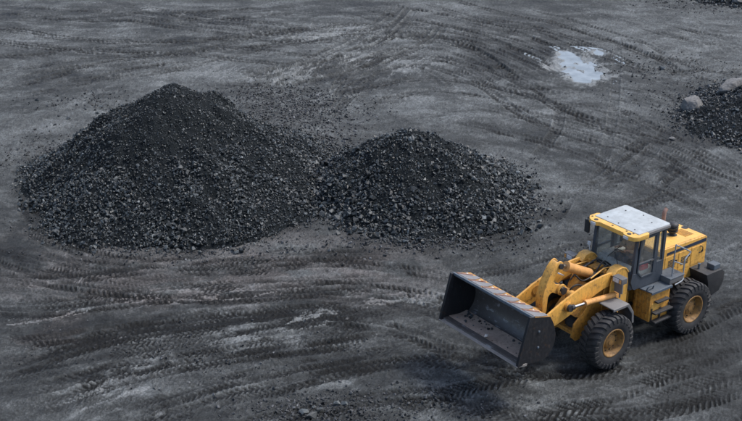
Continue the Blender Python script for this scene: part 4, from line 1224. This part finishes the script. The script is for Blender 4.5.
# --- side tanks, platforms and steps
for s in (1, -1):
    m = MB(); lo, hi = sorted((s * 0.52, s * 1.10)); m.box(-0.86, -0.06, lo, hi, 0.76, 1.655)
    for k in range(4):
        yy = 0.58 + k * 0.13
        lo, hi = sorted((s * yy, s * (yy + 0.055))); m.box(-0.062, -0.035, lo, hi, 0.82, 1.60)
    tk = m.build("side_tank", M['yellow_dirty'], L, 0.02, seg=2)
    m = MB(); lo, hi = sorted((s * 1.098, s * 1.112))
    m.box(-0.44, -0.12, lo, hi, 0.86, 1.30)
    m.build("tank_door", M['yellow'], tk, 0.006)
    m = MB(); lo, hi = sorted((s * 0.46, s * 1.16))
    pz = [(0.04, s * 0.60), (-0.03, s * 1.15), (-0.88, s * 1.15), (-0.88, s * 0.5), (0.02, s * 0.5)]
    m.prismz(pz, 1.66, 1.70)
    m.prismz([(-0.02, s * 1.15), (-0.02, s * 1.17), (-0.88, s * 1.17), (-0.88, s * 1.15)], 1.62, 1.70)
    m.build("platform", M['charcoal_pale'], L, 0.008)
    m = MB(); lo, hi = sorted((s * 1.13, s * 1.24))
    m.box(-0.72, -0.22, lo, hi, 1.33, 1.38)
    lo, hi = sorted((s * 1.10, s * 1.24)); m.box(-0.70, -0.66, lo, hi, 1.34, 1.375).box(-0.28, -0.24, lo, hi, 1.34, 1.375)
    m.build("upper_step", M['black'], L, 0.005)
    m = MB(); lo, hi = sorted((s * 1.115, s * 1.28))
    m.box(-0.86, -0.12, lo, hi, 1.02, 1.07).box(-0.84, -0.14, lo, hi, 0.74, 0.79)
    lo, hi = sorted((s * 1.112, s * 1.14)); m.box(-0.86, -0.82, lo, hi, 0.76, 1.16).box(-0.16, -0.12, lo, hi, 0.76, 1.16).box(-0.52, -0.46, lo, hi, 0.76, 1.1)
    m.build("lower_step", M['black'], L, 0.006)
    # battery box on the rear fender
    m = MB(); lo, hi = sorted((s * 0.62, s * 1.12)); m.box(-1.38, -0.80, lo, hi, 1.705, 1.86)
    bx = m.build("battery_box", M['charcoal'], L, 0.02, seg=2)
    m = MB(); lo, hi = sorted((s * 0.605, s * 1.135)); m.box(-1.395, -0.785, lo, hi, 1.862, 1.885)
    m.build("lid", M['charcoal_pale'], bx, 0.008)
    m = MB(); lo, hi = sorted((s * 0.60, s * 1.08)); m.prism([(-1.36, 1.70), (-1.42, 1.70), (-1.42, 1.80), (-1.36, 1.80)], lo, hi)
    m.build("fender_bracket", M['charcoal'], L)
    # handrail
    m = MB()
    rr1 = [(-0.98, s * 1.02, 1.88), (-1.00, s * 1.02, 2.74), (-1.06, s * 1.02, 2.80), (-1.66, s * 1.00, 2.46), (-1.70, s * 1.0, 2.40), (-1.52, s * 1.02, 2.30), (-1.44, s * 1.04, 2.20), (-1.42, s * 1.06, 1.80), (-1.28, s * 1.16, 1.72), (-0.96, s * 1.17, 1.68)]
    m.tube(smooth_poly(rr1, 3), 0.019, 8)
    m.tube([(-0.99, s * 1.02, 2.34), (-1.42, s * 1.03, 2.12)], 0.016, 8)
    m.build("handrail", M['rail'], L)
m = MB(); m.tube(smooth_poly([(0.0, 0.98, 1.70), (-0.02, 1.02, 1.82), (-0.14, 1.04, 1.84), (-0.24, 1.02, 1.82), (-0.26, 0.98, 1.70)], 4), 0.018, 8)
m.build("grab_handle", M['charcoal_pale'], L)

# --- engine hood
m = MB()
hp = [(-0.86, 1.28), (-0.86, 2.50), (-2.90, 2.46), (-2.97, 2.40), (-2.99, 1.28)]
m.prism(hp, -0.585, 0.585)
hd = m.build("engine_hood", M['yellow'], L, 0.035, seg=3)
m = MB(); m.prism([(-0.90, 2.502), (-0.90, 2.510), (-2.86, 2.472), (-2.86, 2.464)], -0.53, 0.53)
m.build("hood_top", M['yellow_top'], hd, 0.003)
def top_z(x): return 2.508 - (-0.90 - x) * (0.038 / 1.96)
for s in (1, -1):
    for (x0, x1, z0, z1) in ((-1.72, -1.16, 1.36, 2.22), (-2.28, -1.75, 1.66, 2.22), (-2.86, -2.31, 1.66, 2.22)):
        m = MB(); lo, hi = sorted((s * 0.583, s * 0.597)); m.box(x0, x1, lo, hi, z0, z1)
        dp = m.build("side_door", M['yellow'], hd, 0.006)
        m = MB(); lo, hi = sorted((s * 0.597, s * 0.612)); m.box(x0 + 0.04, x0 + 0.11, lo, hi, 1.98, 2.04); m.build("latch", M['black'], dp, 0.003)
    m = MB(); lo, hi = sorted((s * 0.584, s * 0.592))
    m.prism([(-1.22, 2.27), (-1.22, 2.35), (-2.93, 2.385), (-2.93, 2.275)], lo, hi)
    m.build("stripe", M['decal'], hd)
    for (x0, x1, z0) in ((-1.60, -1.30, 1.84), (-2.18, -1.86, 1.80)):
        for k in range(6):
            m = MB(); lo, hi = sorted((s * 0.596, s * 0.604)); m.box(x0, x1, lo, hi, z0 + k * 0.045, z0 + k * 0.045 + 0.022)
            m.build("louvre", M['black'], hd)
    m = MB(); m.tube(smooth_poly([(-2.66, s * 0.60, 2.20), (-2.74, s * 0.64, 2.14), (-2.72, s * 0.64, 2.02), (-2.64, s * 0.60, 1.98)], 4), 0.013, 6)
    m.build("door_handle", M['black'], hd)
for k in range(7):
    x = -2.30 - k * 0.055
    m = MB(); m.box(x - 0.017, x + 0.017, -0.12, 0.34, top_z(x) - 0.002, top_z(x) + 0.010)
    m.build("vent_slat", M['yellow_dirty'], hd, 0.003)
m = MB(); m.lathe([(0.0, 0.10), (0.006, 0.10), (0.008, 0.09), (0.004, 0.085)], (-2.80, -0.12, top_z(-2.8)), 'z', 20)
m.build("filler_cap", M['black'], hd)
m = MB(); m.box(-1.55, -1.25, -0.40, -0.10, top_z(-1.4) - 0.002, top_z(-1.4) + 0.012); m.build("hatch", M['yellow_top'], hd, 0.004)
# rear grille
m = MB()
for k in range(8): m.box(-3.005, -2.985, -0.44, 0.44, 1.55 + k * 0.09, 1.60 + k * 0.09)
m.build("rear_grille", M['black'], hd)
# precleaner and exhaust
m = MB()
m.lathe([(0.0, 0.14), (0.015, 0.14), (0.018, 0.075), (0.07, 0.072), (0.09, 0.11), (0.13, 0.15), (0.16, 0.155), (0.165, 0.125), (0.20, 0.125), (0.205, 0.155), (0.255, 0.16), (0.26, 0.13), (0.30, 0.13), (0.305, 0.16), (0.345, 0.155), (0.385, 0.11), (0.40, 0.04)], (-2.08, 0.02, top_z(-2.08) - 0.004), 'z', 28)
m.build("air_precleaner", M['black'], L, ang=50)
m = MB(); m.lathe([(0.0, 0.09), (0.02, 0.09), (0.022, 0.06), (0.06, 0.055)], (-2.10, -0.36, top_z(-2.1) - 0.004), 'z', 20)
m.tube(smooth_poly([(-2.10, -0.36, 2.5), (-2.10, -0.36, 2.9), (-2.10, -0.36, 2.98), (-2.12, -0.36, 3.08), (-2.19, -0.36, 3.15)], 4), 0.06, 14)
m.build("exhaust_pipe", M['rust'], L)

# --- counterweight
m = MB()
cwp = [(-2.30, 1.60), (-2.98, 1.60), (-3.12, 1.48), (-3.12, 1.20), (-2.95, 0.92), (-2.62, 0.84), (-2.48, 0.96), (-2.40, 1.30)]
m.prism(cwp, -1.22, 1.22)
cw = m.build("counterweight", M['black'], L, 0.035, seg=2)
for s in (1, -1):
    m = MB(); lo, hi = sorted((s * 0.88, s * 1.14)); m.box(-2.98, -2.70, lo, hi, 1.60, 1.76)
    tl = m.build("tail_light", M['charcoal_pale'], cw, 0.012)
    m = MB(); lo, hi = sorted((s * 0.90, s * 1.12)); m.box(-2.994, -2.978, lo, hi, 1.625, 1.735); m.build("lens", M['redlens'], tl)
m = MB(); m.tube([(-2.45, 0.80, 1.60), (-2.45, 0.80, 1.74)], 0.03, 10); m.tube([(-2.45, 0.80, 1.74), (-2.45, 0.80, 1.77)], 0.045, 10); m.build("filler_neck", M['charcoal_pale'], cw)
m = MB(); m.tube([(-3.05, 0, 1.1), (-3.26, 0, 1.1)], 0.06, 12); m.build("tow_pin", M['black'], cw)

# --- cab
m = MB()
YW = 0.76
m.prism([(0.40, 1.705), (-0.86, 1.705), (-0.86, 1.98), (0.40, 1.98)], -0.70, 0.70)                  # floor tub
for s in (1, -1):
    lo, hi = sorted((s * 0.70, s * (YW + 0.02)))
    m.prism([(0.36, 1.78), (0.28, 1.72), (-0.86, 1.706), (-0.86, 2.36), (-0.56, 2.36), (-0.56, 2.03), (0.02, 2.03), (0.22, 2.22), (0.40, 2.24), (0.45, 2.0)], lo, hi)
    lo, hi = sorted((s * 0.69, s * (YW + 0.02)))
    m.prism([(0.40, 2.24), (0.33, 3.30), (0.265, 3.30), (0.27, 2.24)], lo, hi)                        # front pillar
    m.prism([(-0.42, 2.03), (-0.47, 3.30), (-0.57, 3.30), (-0.56, 2.03)], lo, hi)                      # door pillar
    m.prism([(-0.76, 2.36), (-0.74, 3.30), (-0.86, 3.30), (-0.86, 2.36)], lo, hi)                      # rear pillar
    m.prism([(0.24, 3.25), (0.24, 3.32), (-0.86, 3.32), (-0.86, 3.25)], lo, hi)
m.box(0.33, 0.40, -0.69, 0.69, 1.98, 2.08).box(0.27, 0.345, -0.69, 0.69, 3.24, 3.32).box(-0.86, -0.80, -0.69, 0.69, 1.98, 2.36).box(-0.86, -0.80, -0.69, 0.69, 3.24, 3.32)
cabf = m.build("cab", M['frame'], L, 0.008)
for s in (1, -1):   # front corner fairings below the windscreen
    m = MB(); m.add([(0.405, s * 0.72, 2.05), (0.405, s * 0.20, 2.05), (0.402, s * 0.72, 2.30), (0.46, s * 0.60, 1.75), (0.46, s * 0.2, 1.75), (0.36, s * 0.76, 1.75)], [(0, 2, 1), (0, 1, 4, 3), (0, 3, 5), (0, 5, 2), (1, 2, 5, 3, 4)])
    m.build("cab_fairing", M['charcoal_pale'], cabf)
m = MB(); m.add([(0.385, -0.70, 2.08), (0.385, 0.70, 2.08), (0.31, 0.70, 3.25), (0.31, -0.70, 3.25), (0.378, -0.70, 2.08), (0.378, 0.70, 2.08), (0.303, 0.70, 3.25), (0.303, -0.70, 3.25)],
                [(0, 1, 2, 3), (7, 6, 5, 4), (0, 4, 5, 1), (1, 5, 6, 2), (2, 6, 7, 3), (3, 7, 4, 0)])
m.build("windscreen", M['glass'], cabf)
m = MB()
m.tube([(0.40, 0.35, 2.06), (0.365, 0.05, 2.62)], 0.012, 6).tube([(0.385, -0.18, 2.42), (0.345, 0.20, 2.86)], 0.010, 6)
m.build("windscreen_wiper", M['black'], cabf)
for s in (1, -1):
    # door: frame, two panes, handle
    m = MB(); lo, hi = sorted((s * 0.745, s * 0.80))
    m.prism([(0.225, 2.44), (0.225, 2.50), (-0.43, 2.50), (-0.43, 2.44)], lo, hi)
    m.prism([(0.245, 2.24), (0.20, 3.25), (0.165, 3.25), (0.195, 2.26), (0.03, 2.075), (-0.40, 2.075), (-0.43, 3.25), (-0.47, 3.25), (-0.44, 2.035), (0.045, 2.035)], lo, hi)
    m.prism([(0.20, 3.20), (0.20, 3.26), (-0.46, 3.26), (-0.46, 3.20)], lo, hi)
    dr = m.build("cab_door", M['frame'], cabf, 0.005)
    m = MB(); lo, hi = sorted((s * 0.765, s * 0.771)); m.prism([(0.19, 2.50), (0.165, 3.20), (-0.43, 3.20), (-0.42, 2.50)], lo, hi); m.build("upper_pane", M['glass'], dr)
    m = MB(); m.prism([(0.19, 2.44), (0.19, 2.26), (0.03, 2.075), (-0.40, 2.075), (-0.42, 2.44)], lo, hi); m.build("lower_pane", M['glass'], dr)
    m = MB(); lo, hi = sorted((s * 0.80, s * 0.83)); m.box(-0.38, -0.26, lo, hi, 2.455, 2.485); m.build("handle", M['black'], dr)
    m = MB(); lo, hi = sorted((s * 0.745, s * 0.751)); m.prism([(-0.565, 2.36), (-0.57, 3.25), (-0.745, 3.25), (-0.76, 2.36)], lo, hi); m.build("quarter_pane", M['glass'], cabf)
m = MB(); m.box(-0.835, -0.829, -0.69, 0.69, 2.36, 3.24); m.build("rear_pane", M['glass'], cabf)
# roof
m = MB(); m.prismz([(0.34, -0.80), (0.34, 0.80), (-0.90, 0.82), (-0.94, 0.76), (-0.94, -0.76), (-0.90, -0.82)], 3.37, 3.43)
rf = m.build("roof", M['roof'], cabf, 0.015, seg=2)
m = MB(); m.prismz([(0.30, -0.78), (0.30, 0.78), (-0.92, 0.78), (-0.92, -0.78)], 3.32, 3.369)
for s in (1, -1):
    lo, hi = sorted((s * 0.80, s * 0.86)); m.box(-0.90, -0.02, lo, hi, 3.33, 3.405)
m.build("roof_gutter", M['charcoal'], rf, 0.006)
m = MB()
m.prismz([(0.56, -0.80), (0.63, -0.66), (0.615, -0.50), (0.55, -0.44), (0.55, 0.44), (0.615, 0.50), (0.63, 0.68), (0.58, 0.84), (0.44, 0.92), (0.06, 0.92), (0.0, 0.87), (0.0, 0.805), (0.345, 0.805), (0.345, -0.805), (0.08, -0.805), (0.08, -0.88), (0.14, -0.92), (0.42, -0.92)], 3.29, 3.415)
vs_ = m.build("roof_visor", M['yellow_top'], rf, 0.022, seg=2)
for x, y in ((0.56, -0.60), (0.56, 0.60)):
    m = MB(); m.lathe([(-0.004, 0.062), (0.008, 0.060), (0.012, 0.04)], (x - 0.06, y, 3.417), 'z', 16); m.build("lamp_recess", M['black'], vs_)
    m = MB(); m.box(x + 0.03, x + 0.085, y - 0.09, y + 0.09, 3.295, 3.385); m.build("work_light", M['lens'], vs_, 0.012)
for x, y in ((0.44, -0.05), (0.42, 0.44), (0.40, 0.66), (0.42, -0.82)):
    m = MB(); m.lathe([(0, 0.030), (0.010, 0.028)], (x, y, 3.414), 'z', 10); m.build("plug", M['black'], vs_)
for x, y in ((-0.6, -0.52), (0.13, -0.52), (0.22, -0.04), (-0.54, 0.48), (0.19, 0.52), (-0.75, 0.0)):
    m = MB(); m.lathe([(-0.002, 0.024), (0.010, 0.021), (0.015, 0.010)], (x, y, 3.43), 'z', 10); m.build("bolt", M['black'], rf)
# mirrors
for s in (-1,):
    m = MB(); m.tube(smooth_poly([(0.36, s * 0.86, 3.32), (0.36, s * 1.02, 3.30), (0.30, s * 1.08, 3.22), (0.29, s * 1.08, 2.78)], 4), 0.014, 6)
    mr = m.build("mirror_arm", M['black'], L)
    m = MB(); lo, hi = sorted((s * 1.00, s * 1.18)); m.box(0.27, 0.32, lo, hi, 2.80, 3.19); m.build("mirror", M['black'], mr, 0.02, seg=2)
m = MB(); m.tube([(0.50, -0.70, 2.30), (0.55, -0.74, 2.62)], 0.012, 6); m.box(0.52, 0.56, -0.80, -0.70, 2.60, 2.70); m.build("marker_stalk", M['lens'], L, 0.004)
# interior
m = MB(); m.box(-0.62, -0.18, -0.26, 0.26, 2.12, 2.26).box(-0.55, -0.25, -0.18, 0.18, 1.98, 2.12)
m.prism([(-0.56, 2.22), (-0.46, 2.24), (-0.56, 2.80), (-0.66, 2.80)], -0.25, 0.25)
st_ = m.build("driver_seat", M['seat'], cabf, 0.03, seg=2)
m = MB(); m.prism([(-0.59, 2.82), (-0.52, 2.82), (-0.54, 2.98), (-0.61, 2.98)], -0.13, 0.13); m.build("headrest", M['cap'], st_, 0.02)
m = MB()
m.tube([(0.24, 0, 1.98), (0.04, 0, 2.50)], [0.07, 0.04], 10)
sc_o = m.build("steering_column", M['seat'], cabf)
m = MB()
nr_ = Vector((-0.36, 0, 0.93)).normalized(); e1 = Vector((0, 1, 0)); e2 = nr_.cross(e1)
cc = Vector((0.03, 0, 2.53))
m.tube([tuple(cc + (e1 * math.cos(t) + e2 * math.sin(t)) * 0.20) for t in np.linspace(0, 2 * PI, 28)], 0.016, 8, caps=False)
for t in (0.5, 2.6, 4.7): m.tube([tuple(cc), tuple(cc + (e1 * math.cos(t) + e2 * math.sin(t)) * 0.20)], 0.012, 6)
m.build("steering_wheel", M['black'], sc_o)
m = MB(); m.prism([(0.34, 1.98), (0.34, 2.26), (0.20, 2.32), (0.02, 2.24), (0.06, 1.98)], -0.66, 0.66); m.build("dashboard", M['cabin'], cabf, 0.02)
m = MB(); m.box(-0.60, 0.10, -0.66, -0.38, 1.98, 2.34); m.box(-0.60, 0.0, 0.40, 0.62, 1.98, 2.16); m.build("side_console", M['cabin'], cabf, 0.02)
m = MB(); m.box(-0.35, -0.05, 0.50, 0.68, 2.162, 2.34); m.build("red_cushion", M['red'], cabf, 0.05, seg=3)

# coal crumbs left lying on the bucket floor
m = MB(); crg = random.Random(3)
for k in range(44):
    x = 4.40 + abs(crg.gauss(0, 0.22)); y = crg.uniform(-1.42, 1.42) if k % 2 else -1.45 + abs(crg.gauss(0, 0.4))
    if x > 5.0: continue
    r_ = crg.uniform(0.012, 0.035); z_ = 1.405 + max(0, x - 4.62) * 0.13
    m.box(x - r_, x + r_, y - r_ * 0.8, y + r_ * 0.8, z_, z_ + r_, Matrix.Rotation(crg.uniform(0, 3), 3, (crg.random(), crg.random(), 1)))
cr_ = m.build("coal_crumbs", M['coal_small'], bk); cr_['kind'] = 'stuff'

# --- small stone left in the bucket
o = lump("stone", (0, 0, 0), 0.30, None, LUMPS[2].copy(), 0.9, 0.2)
o.data.materials.clear(); o.data.materials.append(M['bolt'])
ca_, sa_ = math.cos(R(LH)), math.sin(R(LH))
o.location = (LX + ca_ * 5.0 - sa_ * -0.03, LY + sa_ * 5.0 + ca_ * -0.03, 1.50)
tag(o, "small pale stone lying in the loader bucket near its lip", "stone")

# ------------------------------------------------------------------ operator at the wheel
def skin_mesh(name, verts, edges, radii, mat, root=0, sub=2):
    me = bpy.data.meshes.new(name)
    me.from_pydata(verts, edges, [])
    o = bpy.data.objects.new(name, me); COL.objects.link(o)
    o.modifiers.new("skin", 'SKIN').use_smooth_shade = True
    for i, r in enumerate(radii):
        sv_ = me.skin_vertices[0].data[i]
        sv_.radius = (r, r) if not isinstance(r, tuple) else r
        sv_.use_root = (i == root)
    sb = o.modifiers.new("sub", 'SUBSURF'); sb.levels = sub; sb.render_levels = sub
    dg = bpy.context.evaluated_depsgraph_get()
    new = bpy.data.meshes.new_from_object(o.evaluated_get(dg))
    bpy.data.objects.remove(o)
    new.name = name
    new.materials.clear(); new.materials.append(mat)
    new.shade_smooth()
    return new
vs_, es_, rs_ = [], [], []
def pt(p, r, link_to=None):
    vs_.append(p); rs_.append(r)
    if link_to is not None: es_.append((link_to, len(vs_) - 1))
    return len(vs_) - 1
pel = pt((-0.38, 0, 2.34), (0.14, 0.11))
ab = pt((-0.40, 0, 2.52), (0.13, 0.10), pel)
ch = pt((-0.41, 0, 2.68), (0.15, 0.11), ab)
nk = pt((-0.39, 0, 2.80), 0.055, ch)
hd0 = pt((-0.35, 0, 2.88), (0.075, 0.085), nk)
hd1 = pt((-0.345, 0, 2.97), (0.078, 0.092), hd0)
hd2 = pt((-0.35, 0, 3.04), 0.05, hd1)
for s in (1, -1):
    sh = pt((-0.41, s * 0.19, 2.72), 0.06, ch)
    el = pt((-0.22, s * 0.27, 2.50), 0.042, sh)
    wr = pt((-0.03, s * 0.19, 2.58), 0.028, el)
    pa = pt((0.04, s * 0.175, 2.60), (0.034, 0.02), wr)
    for k in range(4):
        off = (k - 1.5) * 0.019
        a = pt((0.085, s * (0.175 + off), 2.615 - abs(k - 1.2) * 0.004), 0.010, pa)
        b = pt((0.105, s * (0.175 + off), 2.59), 0.009, a)
        c = pt((0.088, s * (0.175 + off), 2.565), 0.008, b)
    a = pt((0.03, s * 0.135, 2.59), 0.011, pa); pt((0.055, s * 0.125, 2.57), 0.009, a)
    hp_ = pt((-0.34, s * 0.10, 2.32), 0.085, pel)
    kn = pt((0.02, s * 0.15, 2.36), 0.06, hp_)
    an = pt((0.06, s * 0.15, 2.06), 0.042, kn)
    pt((0.17, s * 0.16, 2.02), 0.036, an)
body = link("person", skin_mesh("person", vs_, es_, rs_, M['skin']))
body.location = (LX, LY, 0.0); body.rotation_euler = (0, 0, R(LH))
tag(body, "operator in a tan work jacket and pale cap seated at the loader's steering wheel", "person")
vs_, es_, rs_ = [], [], []
a0 = pt((-0.385, 0, 2.36), (0.175, 0.13)); a1 = pt((-0.40, 0, 2.54), (0.165, 0.125), a0); a2 = pt((-0.41, 0, 2.68), (0.18, 0.13), a1); pt((-0.40, 0, 2.77), 0.085, a2)
for s in (1, -1):
    sh = pt((-0.41, s * 0.19, 2.72), 0.078, a2); el = pt((-0.22, s * 0.27, 2.50), 0.060, sh); pt((-0.06, s * 0.20, 2.572), 0.045, el)
link("jacket", skin_mesh("jacket", vs_, es_, rs_, M['jacket']), body)
vs_, es_, rs_ = [], [], []
a0 = pt((-0.38, 0, 2.33), (0.165, 0.125))
for s in (1, -1):
    h_ = pt((-0.33, s * 0.10, 2.32), 0.10, a0); k_ = pt((0.02, s * 0.15, 2.36), 0.075, h_); pt((0.055, s * 0.15, 2.09), 0.058, k_)
link("trousers", skin_mesh("trousers", vs_, es_, rs_, M['trousers']), body)
m = MB()
m.lathe([(-0.02, 0.098), (0.02, 0.100), (0.06, 0.088), (0.09, 0.06), (0.105, 0.02)], (-0.35, 0, 2.99), 'z', 20)
m.prismz([(-0.28, -0.075), (-0.20, -0.06), (-0.17, 0), (-0.20, 0.06), (-0.28, 0.075)], 2.972, 2.982)
m.build("cap", M['cap'], body)
m = MB(); m.tube([(-0.262, 0, 2.945), (-0.240, 0, 2.918)], [0.008, 0.015], 8); m.build("nose", M['skin'], body)
for s in (1, -1):
    m = MB(); m.lathe([(-0.004, 0.004), (0, 0.010), (0.004, 0.004)], (-0.268, s * 0.03, 2.945), 'x', 10); m.build("eye", M['black'], body)
    m = MB(); m.lathe([(-0.008, 0.012), (0, 0.024), (0.008, 0.012)], (-0.355, s * 0.085, 2.925), 'y', 10); m.build("ear", M['skin'], body)
m = MB(); m.box(-0.266, -0.258, -0.022, 0.022, 2.892, 2.898); m.build("mouth", M['red'], body)
